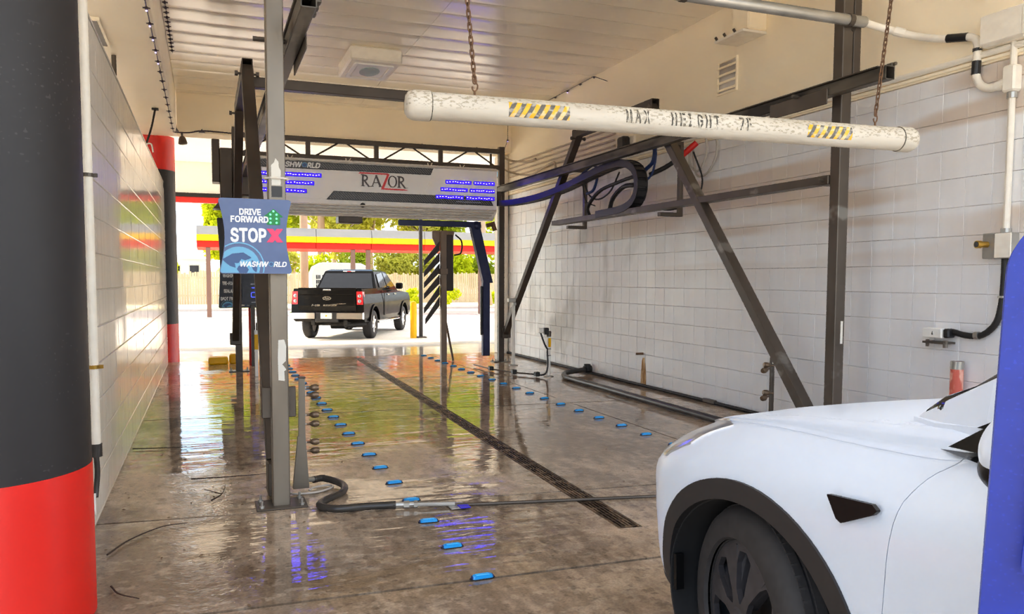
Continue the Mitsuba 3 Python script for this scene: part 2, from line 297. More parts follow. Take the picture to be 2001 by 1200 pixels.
# ---------------------------------------------------------------- columns
def column(x, y, r, label, toplab=True, topz=3.47):
    t = thing('column', label, 'column', None)
    ring = lambda a, b, rr: lathe([(0, a), (rr, a), (rr, b), (0, b)], 64)
    for nm, a, b, m, e in (('base_band', -.03, .59, 'red_paint', .002), ('shaft', .588, 2.98, 'black_paint', 0), ('top_band', 2.97, topz+.02, 'red_paint', .002)):
        q = ring(a, b, r+e); q.apply_translation((x, y, 0)); add(t+'__'+nm, q, m, smooth=40)
column(-.793, 3.42, .36, 'thick round black column with red base, closest to the camera')
column(-.775, 13.62, .345, 'round black and red column behind the end of the low block wall')
lab('column', kind='thing'); lab('column_001', kind='thing')

# ---------------------------------------------------------------- steel gantry frame
def steel_col(p, n, uv):
    c = cmix(sr(70, 62, 54), sr(104, 96, 88), fbm(p.x*4, p.y*4, p.z*2.2, 4))
    return cmix(c, sr(150, 148, 142), sstep(.66, .78, fbm(p.x*5+3, p.y*5, p.z*5, 4))*.6)
mat('dull_steel', steel_col, .42, .55, bump=lambda p, n, uv: fbm(p.x*40, p.y*40, p.z*20, 2), bscale=.001)
mat('dark_steel', lambda p, n, uv: cmix(sr(58, 50, 44), sr(88, 79, 71), fbm(p.x*4, p.y*4, p.z*2.2, 4)), .45, .4)
mat('grey_post', lambda p, n, uv: cmix(sr(104, 96, 86), sr(134, 125, 113), fbm(p.x*6, p.y*6, p.z*1.2, 4)), .36, .6, bump=lambda p, n, uv: fbm(p.x*40, p.y*40, p.z*8, 2), bscale=.0008)
mat('galv', lambda p, n, uv: cmix(sr(150, 148, 142), sr(190, 188, 182), fbm(p.x*9, p.y*9, p.z*9, 4)), .35, .7)
mat('chrome', sr(225, 225, 228), .08, 1.)
mat('black_plastic', sr(26, 26, 28), .4)
mat('rubber', sr(24, 23, 23), .6)
mat('white_plastic', sr(232, 230, 224), .4)
mat('sticker_white', sr(214, 210, 200), .5)
mat('cream_paint', lambda p, n, uv: cmix(sr(222, 214, 200), sr(236, 230, 216), fbm(p.x*20, p.y*20, p.z*20, 3)), .45)
def hull(*ps): return trimesh.convex.convex_hull(np.array([q for p in ps for q in p]))
def sqtube(p, q, w, h, upv, wall=.006):  # square tube, open ends
    p, q = np.array(p, float), np.array(q, float); L = np.linalg.norm(q-p)
    o = sg.box(-h/2, -w/2, h/2, w/2).buffer(-.008).buffer(.008, quad_segs=3); i = sg.box(-h/2+wall, -w/2+wall, h/2-wall, w/2-wall)
    return prism(o.difference(i), L, frame(p, q-p, upv))
t = FR = thing('steel_rig', 'free standing dark steel frame with posts, braces and overhead rails', 'frame')
PXL, PXR, PY0, PY1 = .375, 4.40, 4.65, 11.70
def post(x, y, m, h, w=.095):
    k = add(t+'__post', sqtube((x, y, .012), (x, y, h), w, w, (1, 0, 0)), m)
    a = add(k+'__base_plate', box(x-.14, x+.14, y-.10, y+.10, 0, .012, .003), 'dull_steel')
    for sx in (-.11, .11):
        for sy in (-.07, .07): add(k+'__anchor_bolt', cat(cyl((x+sx, y+sy, .01), (x+sx, y+sy, .05), .007, 8), cyl((x+sx, y+sy, .012), (x+sx, y+sy, .024), .014, 6)), 'galv')
    return k
kp = post(PXL, PY0, 'grey_post', 3.5)
add(kp+'__cable_tie', tube([(PXL+.058*math.cos(a)*1.1, PY0+.058*math.sin(a)*1.1, 1.86) for a in np.linspace(0, 2*np.pi, 13)[:-1]], .006, 6, closed=True), 'cream_paint')
add(kp+'__worn_label', prism(sg.Polygon([(-.022, -.11), (.012, -.115), (.01, -.06), (.022, -.05), (.0, -.02), (.02, .0), (.022, .085), (.012, .12), (-.02, .118), (-.024, .02)]), .0015, face(PXL+.014, PY0-.0476, .84)), 'sticker_white')
add(kp+'__worn_label', prism(sg.Polygon([(-.026, -.05), (.022, -.05), (.024, .03), (.014, .05), (.012, .08), (-.004, .1), (-.012, .075), (-.028, .06)]), .0015, face(PXL-.002, PY0-.0476, 1.87)), 'sticker_white')
add(kp+'__worn_label', box(PXL-.03, PXL+.028, PY0-.0486, PY0-.0474, 1.755, 1.815), 'black_plastic')
# lower stub plate behind the post at knee height
add(kp+'__backing_plate', box(PXL-.095, PXL+.095, PY0+.05, PY0+.062, .50, .68, .004), 'dull_steel')
post(PXR, PY0, 'dull_steel', 2.66); kr = t+'__post_001'
add(kr+'__worn_label', box(PXR+.008, PXR+.03, PY0-.0490, PY0-.0476, .83, 1.0), 'sticker_white')
add(t+'__upper_post', sqtube((PXR+.0, PY0, 2.66), (PXR+.0, PY0, 3.42), .095, .095, (1, 0, 0)), 'dull_steel')
add(t+'__upper_post', sqtube((PXR+.09, PY0-.01, 2.76), (PXR+.09, PY0-.01, 3.8), .07, .07, (1, 0, 0)), 'dark_steel')
post(PXL+.03, PY1, 'dark_steel', 3.36, .09); post(PXR-.07, PY1, 'dark_steel', 3.36, .09)
# braces: foot at the posts, top at the upper beams
for x, m in ((PXL-.012, 'dark_steel'), (PXR, 'dark_steel')):
    s = 0 if x < 1 else 0
    add(t+'__brace', sqtube((x, 4.86 if x > 1 else 4.90, .20), (x, 7.34, 3.12), .09, .10, (1, 0, 0)), 'dull_steel' if x > 1 else m)
    add(t+'__brace', sqtube((x, 11.72, .40), (x, 9.08, 3.12), .085, .09, (1, 0, 0)), m)
    b = add(t+'__top_beam', sqtube((x, 7.26, 3.14), (x, 9.18, 3.14), .09, .10, (0, 0, 1)), m)
    for y in (7.34, 9.1):
        for zz in (-.065,):
            add(b+'__clamp_bolt', cat(cyl((x-.10, y, 3.14+zz), (x+.10, y, 3.14+zz), .010, 8), cyl((x-.10, y, 3.14+zz), (x-.075, y, 3.14+zz), .022, 6), cyl((x+.075, y, 3.14+zz), (x+.10, y, 3.14+zz), .022, 6)), 'dark_steel')
    add(t+'__collar', box(x-.075, x+.075, 11.63, 11.80, .38, .54, .006), 'dark_steel')
    add(t+'__bracket_foot', box(x-.05, x+.05, 4.78, 4.95, .02, .22, .006), 'dull_steel')
add(t+'__cross_beam', sqtube((PXL-.05, 7.5, 3.04), (PXR, 7.5, 3.04), .10, .09, (0, 0, 1)), 'dark_steel')
# rails
mat('rail_steel', lambda p, n, uv: cmix(sr(44, 40, 36), sr(96, 90, 80), sstep(.35, .75, fbm(p.x*6, p.y*2.4, p.z*6, 4))), .4, .5)
for x in (.50, 4.285):
    r = add(t+'__rail', sqtube((x, 4.10, 2.69), (x, 11.95, 2.69), .08, .09, (0, 0, 1)), 'rail_steel')
    add(r+'__rail_cap', box(x-.052, x+.052, 4.16, 11.95, 2.735, 2.745, .003), 'dull_steel')
    s = 1 if x > 1 else -1
    add(r+'__bracket', box(x-.050, x-.041, 4.62, 5.25, 2.585, 2.70, .004) if x > 1 else box(x+.041, x+.05, 4.62, 5.25, 2.585, 2.70, .004), 'dull_steel')
    add(r+'__stop_bolt', cyl((x-.22 if x < 1 else x-.10, 4.93, 2.70), (x+.02, 4.93, 2.70), .014, 10), 'dull_steel')
    add(r+'__end_clamp', cat(*[box(x+.035, x+.065, 4.12+k*.1, 4.17+k*.1, 2.68, 2.765, .004) for k in range(3)], cyl((x+.05, 4.1, 2.755), (x+.05, 4.5, 2.755), .012, 8)), 'rail_steel')
# far portal truss and near portal truss
def truss(y, za, zb, x0, x1, n, w, m):
    k = add(t+'__truss', sqtube((x0, y, za), (x1, y, za), w, w, (0, 0, 1)), m)
    add(k+'__chord', sqtube((x0, y, zb), (x1, y, zb), w, w, (0, 0, 1)), m)
    L = (x1-x0)/n
    for i in range(n):
        a = x0+L*i
        if i: add(k+'__upright', beam((a, y, zb), (a, y, za), w*.9), m)
        add(k+'__diagonal', cyl((a+L*.1, y, zb+.02), (a+L*.45, y, za-.02), .012, 8), m); add(k+'__diagonal', cyl((a+L*.55, y, za-.02), (a+L*.9, y, zb+.02), .012, 8), m)
    return k
truss(PY1, 3.29, 3.04, PXL+.03, PXR-.07, 4, .07, 'dark_steel')
truss(PY0, 3.80, 3.46, PXL, PXR+.09, 4, .075, 'dull_steel')
add(t+'__post_cap', box(PXL-.01, PXL+.075, 11.70, 11.80, 3.36, 3.40, .004), 'dark_steel')
add(t+'__cross_tube', cyl((PXL-.12, PY0-.0, 2.96), (PXL+.02, PY0, 2.96), .02, 10), 'dull_steel')
# lower tray that carries the cable chain, hung from the rail
tr = add(t+'__cable_tray', box(4.36, 4.46, 4.80, 9.80, 2.03, 2.065, .004), 'dull_steel')
add(tr+'__lip', cat(box(4.352, 4.360, 4.80, 9.80, 2.03, 2.09, .002), box(4.46, 4.468, 4.80, 9.80, 2.03, 2.09, .002)), 'dull_steel')
for y in (9.25, 7.05):
    add(tr+'__hanger', cat(box(4.56, 4.60, y-.03, y+.03, 1.96, 2.72, .004), box(4.33, 4.60, y-.03, y+.03, 1.955, 1.995, .004), box(4.33, 4.60, y-.03, y+.03, 2.68, 2.72, .004)), 'dull_steel')
add(tr+'__end_clamp', cat(box(4.34, 4.48, 4.70, 4.82, 2.02, 2.09, .006), cyl((4.30, 4.76, 2.055), (4.54, 4.76, 2.055), .016, 8)), 'dull_steel')

# ---------------------------------------------------------------- clearance bar and its chains
bp, bq = V(1.02, 4.075, 2.206), V(4.20, 3.855, 2.200); bl = np.linalg.norm(bq-bp); BR = .0725
def bar_col(p, n, uv):
    c = cmix(sr(184, 175, 158), sr(208, 202, 190), fbm(p.x*3, p.y*8, p.z*8, 3))
    pits = sstep(.52, .64, fbm(p.x*60, p.y*90, p.z*90, 3))*sstep(.42, .58, fbm(p.x*2.6, p.y*7, p.z*14, 3)+.25*n.z)
    return cmix(c, sr(146, 134, 112), pits*.7)
mat('bar_paint', bar_col, .5, bump=lambda p, n, uv: fbm(p.x*40, p.y*60, p.z*60, 3), bscale=.004)
mat('stencil_black', lambda p, n, uv: cmix(sr(70, 66, 58), sr(130, 122, 108), sstep(.45, .7, fbm(p.x*60, p.y*60, p.z*60, 3))), .6)
t = thing('clearance_bar', 'white hanging clearance pipe lettered MAX HEIGHT 7F with two hazard stickers', 'clearance bar')
add(t+'__pipe', cyl(bp, bq, BR, 48), 'bar_paint', smooth=40)
ax = (bq-bp)/bl
for q_ in (bp+ax*.089, bq-ax*.089):
    F_ = frame(q_, ax); add(t+'__cap_seam', tube([q_+.0745*(math.cos(a)*F_[:3, 0]+math.sin(a)*F_[:3, 1]) for a in np.linspace(0, 2*np.pi, 40, endpoint=False)], .0022, 5, closed=True), 'stencil_black')
for e, s in ((bp, 1), (bq, -1)):
    pr = [(0, -.045), (.050, -.04), (.066, -.028), (.074, -.010), (.078, .0), (.079, .085), (BR, .088)]
    add(t+'__end_cap', xf(lathe(pr, 40), frame(e, ax*s)), 'bar_paint', smooth=35)
def wrap(m, s0, ang0, r):   # lay a flat mesh (x along the bar, y round it) on the pipe
    m = m.subdivide_to_size(.012) if hasattr(m, 'subdivide_to_size') else m
    M = frame(bp, ax, (0, 0, 1)); v = m.vertices; a = ang0+v[:, 1]/r; rr = r+v[:, 2]
    # local x of the frame is up, local y is z cross x
    n0 = M[:3, 0]; sd = -np.cross(ax, n0); sd = sd if sd[1] < 0 else -sd
    P_ = bp+np.outer(s0+v[:, 0], ax)+(rr*np.sin(a))[:, None]*n0+(rr*np.cos(a))[:, None]*sd
    return trimesh.Trimesh(P_, m.faces, process=False)
def stencil(s, h):
    m = text(s, h, .0012); return m
x = 1.17
for wd, w_ in (('MAX', .165), ('HEIGHT', .33), ('7F', .095)):
    for ch_i, ch in enumerate(wd):
        wch = w_/len(wd)*.62*(.5 if ch == 'I' else 1); m = text(ch, .074, .0012, True, width=wch, fat=.012); 
        q = sg.box(0, 0, 0, 0); gap = wch*(.5 if ch != 'M' else .5)
        a = man(m); cut = man(box(gap-.004, gap+.004, -.01, .02 if ch in 'AG7T' else .09, -.1, .1)) if ch not in 'I' else man(box(-.1, .1, .031, .039, -.1, .1))
        if ch in 'EF': cut = man(box(wch*.34, wch*.34+.006, -.1, .1, -.1, .1))
        m = unman(a-cut); m = trimesh.Trimesh(*trimesh.remesh.subdivide_to_size(m.vertices, m.faces, .014))
        add(t+'__letter', wrap(m, x+.012, -.34, BR), 'stencil_black'); x += w_/len(wd)
    x += .115
mat('hazard', lambda p, n, uv: cmix(cmix(sr(236, 172, 40), sr(226, 196, 150), sstep(.5, .75, fbm(p.x*20, p.z*40, 0, 3))), cmix(sr(92, 88, 82), sr(168, 160, 150), sstep(.45, .7, fbm(p.x*30, p.z*50, 2, 3))), dr.select(dr.abs((p.x*18.5-p.z*11)-dr.floor(p.x*18.5-p.z*11)-.5) < .25, 0., 1.)), .5)
for s0, wd in ((.50, .345), (2.375, .32)):
    m = trimesh.creation.box((wd, .078, .0012)); m.apply_translation((wd/2, 0, .0006)); m = trimesh.Trimesh(*trimesh.remesh.subdivide_to_size(m.vertices, m.faces, .02))
    add(t+'__hazard_sticker', wrap(m, s0, -.02, BR), 'hazard', label='yellow and black striped sticker')
mat('chain_rust', lambda p, n, uv: cmix(sr(70, 46, 32), sr(130, 98, 70), fbm(p.x*60, p.y*60, p.z*60, 3)), .6, .4)
link = tube([(.0100*math.cos(a), 0, .0100*math.sin(a)+(.0125 if math.sin(a) > 0 else -.0125)) for a in np.linspace(0, 2*np.pi, 16, endpoint=False)], .0042, 6, closed=True)
lk = mikit.ply(link, 'chain_rust', smooth=True)
def chain(p, q, label):
    t = thing('chain', label, 'chain'); p, q = np.array(p, float), np.array(q, float); L = np.linalg.norm(q-p); n = int(L/.0335)
    for i in range(n):
        M = frame(p+(q-p)*(i+.5)/n, q-p, (1, .15, 0)); 
        if i % 2: M = M @ trimesh.transformations.rotation_matrix(math.pi/2, (0, 0, 1))
        k = num(t+'__link'); scene[k] = {**lk, 'to_world': T(M)}
    hk = smoothpts([(p+(0, 0, .03)), p+(0, 0, .008), p+(.016, 0, -.012), p+(.012, 0, -.034), p+(0, 0, -.044), p+(-.012, 0, -.036), p+(-.014, 0, -.02)], 5)
    add(t+'__hook', tube(hk, .0042, 8), 'chain_rust', smooth=True)
    add(t+'__hook_eye', tube([p+(0, 0, -.044), p+(0, 0, -.078)], .006, 8), 'chain_rust', smooth=True)
def onbar(s): return bp+ax*s+V(0, 0, BR+.066)
chain(onbar(.33), onbar(.33)+V(-.17, 0, 1.75), 'rusty chain hanging the end of the white pipe near the ceiling lamp')
chain(onbar(2.925), onbar(2.925)+V(.24, 0, 1.75), 'rusty chain hanging the end of the white pipe near the block wall')
# ---------------------------------------------------------------- drive forward sign
mat('sign_blue', lambda p, n, uv: cmix(sr(74, 94, 138), sr(96, 114, 154), fbm(p.x*12, p.y*12, p.z*12, 4)), .42)
mat('sign_dark', lambda p, n, uv: cmix(sr(30, 32, 42), sr(40, 42, 54), fbm(p.x*9, p.y*9, p.z*9, 3)), .4)
mat('sign_edge', sr(70, 74, 80), .4, .3)
mat('letter_white', sr(240, 240, 240), .5)
mat('letter_grey', sr(170, 176, 190), .5)
mat('globe_sky', sr(110, 176, 214), .5)
mat('globe_deep', sr(62, 92, 140), .5)
mat('stop_pink', sr(240, 62, 110), .45)
mat('arrow_green', sr(10, 120, 60), .45)
def waisted(w, h, waist, r=.02):
    n = 14; ys = np.linspace(-h/2, h/2, n); xs = w/2-waist*np.sin(np.pi*(ys+h/2)/h)
    return sg.Polygon([(a, b) for a, b in zip(xs, ys)]+[(-a, b) for a, b in zip(xs[::-1], ys[::-1])]).buffer(-r).buffer(r)
def globe(t, M, r, clip=None, d=.002):
    "a disc with continents, its rings cut by clip"
    disc = sg.Point(0, 0).buffer(r, 24); land = [[(-.75, .35), (-.3, .62), (.2, .68), (.55, .45), (.3, .35), (.1, .42), (-.05, .2), (-.25, .22), (-.2, -.02), (-.42, .06), (-.6, .2)], [(.0, .02), (.3, .05), (.42, -.15), (.22, -.5), (.08, -.62), (.05, -.3), (-.08, -.12)], [(.62, .3), (.85, .1), (.8, -.25), (.66, -.1)]]
    L = so.unary_union([sg.Polygon(q).buffer(.03) for q in land]); L = sa.scale(L, r, r, origin=(0, 0)).intersection(disc)
    out = sg.Point(0, 0).buffer(r*1.22, 24).difference(sg.Point(0, 0).buffer(r*1.16, 24))
    for nm, g_, m, dd in (('globe', disc, 'globe_sky', d), ('continent', L, 'globe_deep', d*1.6), ('globe_ring', out, 'globe_sky', d)):
        if clip is not None: g_ = g_.intersection(clip)
        if not g_.is_empty: add(t+'__'+nm, prism(so.unary_union([q for q in getattr(g_, 'geoms', [g_]) if q.geom_type == 'Polygon']), dd, M), m)
def washword(t, x, y, z, h, d=.003, M=None):
    W1 = text('WASHW', h, d, True, .22, fat=.03); w1 = W1.vertices[:, 0].max(); W2 = text('RLD', h, d, True, .22, fat=.03); o = h*.95
    M = face(x, y, z) if M is None else M
    add(t+'__lettering', xf(W1, M), 'letter_white'); W2.apply_translation((w1+o*.98, 0, 0)); add(t+'__lettering', xf(W2, M), 'letter_white')
    c = M @ trimesh.transformations.translation_matrix((w1+o*.5, h*.52, 0)); k = add(t+'__globe_letter', prism(sg.Point(0, 0).buffer(o*.52).difference(sg.Point(0, 0).buffer(o*.42)), d, c), 'globe_sky')
    add(k+'__globe_fill', prism(sg.Point(0, 0).buffer(o*.42), d*.6, c), 'globe_deep')
    return w1+o+W2.vertices[:, 0].max()-w1-o
sx, sy, sz, sw, sh = .254, 4.53, 1.532, .385, .405
t = thing('drive_sign', 'blue lit sign reading DRIVE FORWARD and STOP X on the grey steel post', 'sign')
out = waisted(sw, sh, .033, .016)
add(t+'__panel', prism(out, .012, face(sx, sy+.012, sz)), 'sign_blue')
add(t+'__back_box', prism(out.buffer(-.004), .05, face(sx, sy+.062, sz)), 'sign_edge'); add(t+'__side_box', prism(out.buffer(-.004).intersection(sg.box(-1, -1, .055, 1)), .075, face(sx, sy+.137, sz)), 'sign_edge')
def put(s, h, x, z, w=None, m='letter_white', nm='lettering'):
    return add(t+'__'+nm, xf(text(s, h, .003, True, 0, w, fat=.035), face(sx+x, sy, sz+z)), m)
put('DRIVE', .031, -.083, .116, .112); put('FORWARD', .031, -.128, .076, .196); put('STOP', .068, -.130, -.028, .186)
so_ = so.unary_union([sg.Polygon([(0, 0), (.034, 0), (.088, .074), (.054, .074)]), sg.Polygon([(.054, 0), (.088, 0), (.034, .074), (0, .074)])])
add(t+'__stop_cross', prism(so_, .003, face(sx+.056, sy, sz-.031)), 'stop_pink')
ar = sg.Polygon([(-.031, -.03), (.031, -.03), (.031, .012), (.044, .012), (0, .048), (-.044, .012), (-.031, .012)]).buffer(.004)
add(t+'__arrow', prism(ar, .002, face(sx+.094, sy, sz+.098)), 'arrow_green')
for a in (-.016, .016):
    for b in (-.022, .0, .022):
        m = trimesh.creation.icosphere(1, .0062); m.apply_translation((sx+.094+a, sy-.003, sz+.098+b)); emit(num(t+'__arrow_light'), m, (.006, .13, .04), smooth=True)
m = trimesh.creation.icosphere(1, .0062); m.apply_translation((sx+.094, sy-.003, sz+.138)); emit(num(t+'__arrow_light'), m, (.006, .13, .04), smooth=True)
cl = sa.translate(out.buffer(-.004), 0, 0)
G = (-.088, -.165)
globe(t, face(sx+G[0], sy, sz+G[1]), .108, sa.translate(cl, -G[0], -G[1]), .0015)
washword(t, sx-.088, sy, sz-.164, .0265)

# ---------------------------------------------------------------- wash menu sign and countdown display past the exit posts
mx, my, mz = .455, 12.35, 1.53
t = thing('menu_sign', 'black wash menu board with white words, behind the blue sign', 'sign')
mo = waisted(.60, 1.32, .03, .02)
add(t+'__panel', prism(mo, .03, face(mx, my+.03, mz)), 'sign_dark'); add(t+'__back_box', prism(mo.buffer(-.005), .06, face(mx, my+.09, mz)), 'sign_edge')
for i, (s, w) in enumerate((('POWER', .24), ('SOAK', .22), ('RINSE', .22), ('UNDER', .22), ('WASHING', .30), ('TRI-FOAM', .31), ('SEALANT', .28), ('SPOT FREE', .36))):
    add(t+'__lettering', xf(text(s, .046, .004, True, 0, w*.6, fat=.035), face(mx-.055-w*.6, my, mz+.245-.113*i)), 'letter_white')
globe(t, face(mx-.17, my, mz-.65), .085, sg.box(-.11, .0, .5, .5), .003)
washword(t, mx-.09, my, mz-.632, .028, .004)
add(t+'__stand_pole', cyl((mx+.14, my+.07, 0), (mx+.14, my+.07, .95), .022, 12), 'red_paint')
add(t+'__stand_pole', cyl((mx+.30, my+.07, 0), (mx+.30, my+.07, 1.4), .04, 12), 'dark_steel')
t = thing('countdown_display', 'small dark blue display with glowing blue digits beside the menu board', 'display')
dx, dy, dz = .63, 12.22, 1.10
add(t+'__panel', prism(waisted(.32, .36, .012, .02), .05, face(dx, dy+.05, dz)), 'sign_dark')
add(t+'__caption', box(dx-.03, dx+.12, dy-.003, dy, dz+.115, dz+.128), 'letter_grey'); add(t+'__caption', box(dx-.02, dx+.12, dy-.003, dy, dz-.150, dz-.138), 'letter_grey')
seg = lambda x, z, s: [b for k, b in {'a': box(x-.028, x+.028, dy-.006, dy, z+.062, z+.075), 'g': box(x-.028, x+.028, dy-.006, dy, z-.006, z+.006), 'd': box(x-.028, x+.028, dy-.006, dy, z-.075, z-.062), 'b': box(x+.026, x+.039, dy-.006, dy, z+.005, z+.068), 'e': box(x-.039, x-.026, dy-.006, dy, z-.068, z-.005), 'c': box(x+.026, x+.039, dy-.006, dy, z-.068, z-.005), 'f': box(x-.039, x-.026, dy-.006, dy, z+.005, z+.068)}.items() if k in s]
for s, x in (('abged', dx+.01), ('abc', dx+.11)):
    for b in seg(x, dz, s): emit(num(t+'__digit_segment'), b, (.002, .006, .11))
add(t+'__stand', box(dx-.03, dx+.03, dy+.05, dy+.09, 0, .95, .004), 'dark_steel')
# ---------------------------------------------------------------- the wash gantry across the bay
GY = 11.15
mat('gantry_silver', lambda p, n, uv: cmix(sr(238, 236, 234), sr(247, 245, 243), fbm(p.x*2, p.y*2, p.z*6, 3)), .4)
mat('gantry_alu', lambda p, n, uv: cmix(sr(182, 174, 162), sr(206, 198, 186), fbm(p.x*.8, p.y*20, p.z*30, 3)), .4, .2)
def hatch(p, n, uv):
    a = p.x*26-p.z*26; return cmix(sr(52, 52, 60), sr(120, 118, 124), dr.select(a-dr.floor(a) < .42, 1., 0.))
mat('grille_hatch', lambda p, n, uv: cmix(sr(30, 30, 36), sr(48, 48, 56), fbm(p.x*30, p.z*30, 0, 2)), .4)
mat('slat_silver', sr(120, 118, 120), .4, .3)
mat('badge_red', sr(190, 40, 44), .3, .3); mat('badge_black', sr(60, 50, 50), .3, .3)
t = GA = thing('wash_gantry', 'white and grey overhead wash gantry lettered RAZOR with blue light strips', 'car wash machine')
x0, x1 = .60, 4.06; zt, zb = 2.925, 2.30
# body: extruded profile along x (local: depth y, height z)
prof = [(GY, 2.90), (GY+.02, 2.945), (GY+.52, 2.945), (GY+.55, 2.90), (GY+.55, 2.24), (GY+.35, 2.19), (GY+.18, 2.19), (GY+.02, 2.30), (GY, 2.33)]
Mx = np.array([[0, 0, 1, x0], [1, 0, 0, 0], [0, 1, 0, 0], [0, 0, 0, 1.]])
add(t+'__body', prism([(a, b) for a, b in prof], x1-x0, Mx), 'gantry_silver')
add(t+'__top_edge', box(x0-.01, x1+.01, GY-.014, GY+.03, 2.905, 2.935, .005), 'gantry_alu')
y = GY
def panel(poly, d, m, nm, yy=0., **k): return add(t+'__'+nm, prism(poly, d, face(0, GY+yy, 0)), m, **k)
# upper hatch band, lower hatch band with slats as geometry
def band(poly, nm):
    k = panel(poly, .012, 'grille_hatch', nm); P_ = sg.Polygon(poly).buffer(-.012); lines = []
    for a in np.arange(x0-.5, x1+.5, .036): lines.append(sg.Polygon([(a, 2.2), (a+.011, 2.2), (a+.011-.8, 3.0), (a-.8, 3.0)]))
    g_ = so.unary_union(lines).intersection(P_)
    add(k+'__mesh_rib', prism(so.unary_union([q for q in getattr(g_, 'geoms', [g_]) if q.geom_type == 'Polygon']), .005, face(0, GY-.012, 0)), 'slat_silver', kind='stuff')
    return k
kb = band([(x0+.02, 2.80), (x0+.02, 2.895), (3.08, 2.895), (3.04, 2.80)], 'upper_grille')
panel(sg.box(x0+.06, 2.798, x0+1.02, 2.897), .0165, 'grille_hatch', 'name_plate')
band([(1.56, 2.395), (1.66, 2.515), (3.94, 2.515), (4.0, 2.395)], 'lower_grille')
for i, (a, b) in enumerate(((3.42, 3.80),)): 
    add(t+'__small_caption', box(a+.06, b-.06, GY-.018, GY-.016, 2.465, 2.472), 'letter_grey'); add(t+'__small_caption', box(a, b, GY-.018, GY-.016, 2.43, 2.438), 'letter_grey')
panel([(x0+.02, 2.41), (x0+.02, 2.785), (1.82, 2.785), (1.66, 2.53), (1.56, 2.405)], .010, 'gantry_silver', 'light_panel'); panel([(3.10, 2.895), (4.04, 2.895), (4.04, 2.53), (2.95, 2.53)], .010, 'gantry_silver', 'light_panel')
mat('led_blue', sr(28, 20, 190), .3)
def led(xa, xb, z):
    m = box(xa, xb, GY-.022, GY-.010, z-.028, z+.028, .010); k = add(t+'__light_strip', m, 'led_blue')
    emit(num(k+'__glow_strip'), box(xa+.008, xb-.008, GY-.024, GY-.0215, z-.022, z+.022), (.0045, .0016, .55), body=(.02, .01, .25))
    lights = []
    xx = xa+.025
    while xx < xb-.02:
        q = trimesh.creation.icosphere(1, .0075); q.apply_scale((1.4, .6, .8)); q.apply_translation((xx, GY-.025, z+random.uniform(-.006, .006))); lights.append(q); xx += random.uniform(.03, .05)
    emit(num(k+'__light_diode'), cat(*lights), (.22, .19, .6), kind='stuff')
for i, z in enumerate((2.715, 2.605, 2.495)):
    led(x0+.05, 1.50-.10*i, z)
    led(3.26-.075*i, 3.66-.06*i, z); led(3.69-.06*i, 4.02, z)
# RAZOR badge: serif letters from strokes, the Z in red with its two long strokes
def strokes(S): return so.unary_union([sg.Polygon(q) if len(q) > 2 else sg.LineString(q).buffer(.008, cap_style=2) for q in S])
def stroke(a, b, w): return sg.LineString([a, b]).buffer(w, cap_style=2)
def serif(x, z, w=.024): return sg.box(x-w, z-.005, x+w, z+.005)
h = .16
def cR(x): return so.unary_union([stroke((x, 0), (x, h), .012), serif(x, .003), serif(x-.006, h-.003, .022), sa.scale(sg.Point(x+.02, h*.72).buffer(1, 16), .052, h*.28).difference(sa.scale(sg.Point(x+.018, h*.72).buffer(1, 16), .034, h*.28-.018)).difference(sg.box(x-.1, 0, x-.004, h)), sg.Polygon([(x+.012, h*.46), (x+.036, h*.46), (x+.10, -.004), (x+.125, .006), (x+.12, -.006), (x+.075, -.008)])])
def cA(x): return so.unary_union([stroke((x, 0), (x+.06, h), .006), stroke((x+.055, h), (x+.118, 0), .013), sg.box(x+.022, .05, x+.09, .060), serif(x, .003, .018), serif(x+.12, .003, .024)])
def cO(x): return sa.scale(sg.Point(x+.065, h/2).buffer(1, 24), .066, h/2+.002).difference(sa.scale(sg.Point(x+.065, h/2).buffer(1, 24), .045, h/2-.010))
bx, bz = 2.035, 2.60
for nm, g_, m in (('R', cR(.03), 0), ('A', cA(.16), 0), ('O', cO(.385), 0), ('R', cR(.545), 0)):
    add(t+'__badge_letter', prism(g_, .010, face(bx, GY, bz)), 'badge_black')
Z = so.unary_union([sg.Polygon([(-.03, h+.012), (-.01, h+.030), (.385, h+.030), (.405, h+.012)]), sg.Polygon([(.375, h+.016), (.405, h+.016), (.325, -.02), (.29, -.02)]), sg.Polygon([(.285, -.036), (.295, -.018), (.60, -.020), (.68, -.032), (.60, -.040)])])
add(t+'__badge_letter', prism(Z, .012, face(bx, GY-.001, bz)), 'badge_red', label='red letter Z')
washword(t, x0+.26, GY-.017, 2.815, .066, .005)
# underside: stepped aluminium slats
for i in range(4):
    zz = 2.325-.034*i; yy = GY+.02+(2.30-zz)/.11*.16
    add(t+'__under_slat', box(x0+.02, x1-.02-.02*i, yy-.03, yy+.05, zz-.010, zz+.008, .003), 'gantry_alu')
add(t+'__end_skirt', prism([(3.86, 2.34), (4.05, 2.34), (4.05, 2.30), (3.98, 2.21), (3.86, 2.19)], .012, face(0, GY+.20, 0)), 'gantry_alu')
add(t+'__sensor_eye', xf(lathe([(0, 0), (.034, 0), (.03, .02), (0, .024)], 20), frame((2.06, GY-.01, 2.335), (0, -1, -.3))), 'black_plastic', smooth=30)
add(t+'__under_box', box(1.76, 2.10, GY+.22, GY+.5, 2.10, 2.20, .01), 'dark_steel')
add(t+'__top_bracket', cat(*[beam((x, GY+.30, 2.93), (x+dx_, GY+.30, 3.02), .025, .012) for x in (1.1, 1.9, 3.1, 3.6) for dx_ in (.05, -.02)]), 'cream_paint')
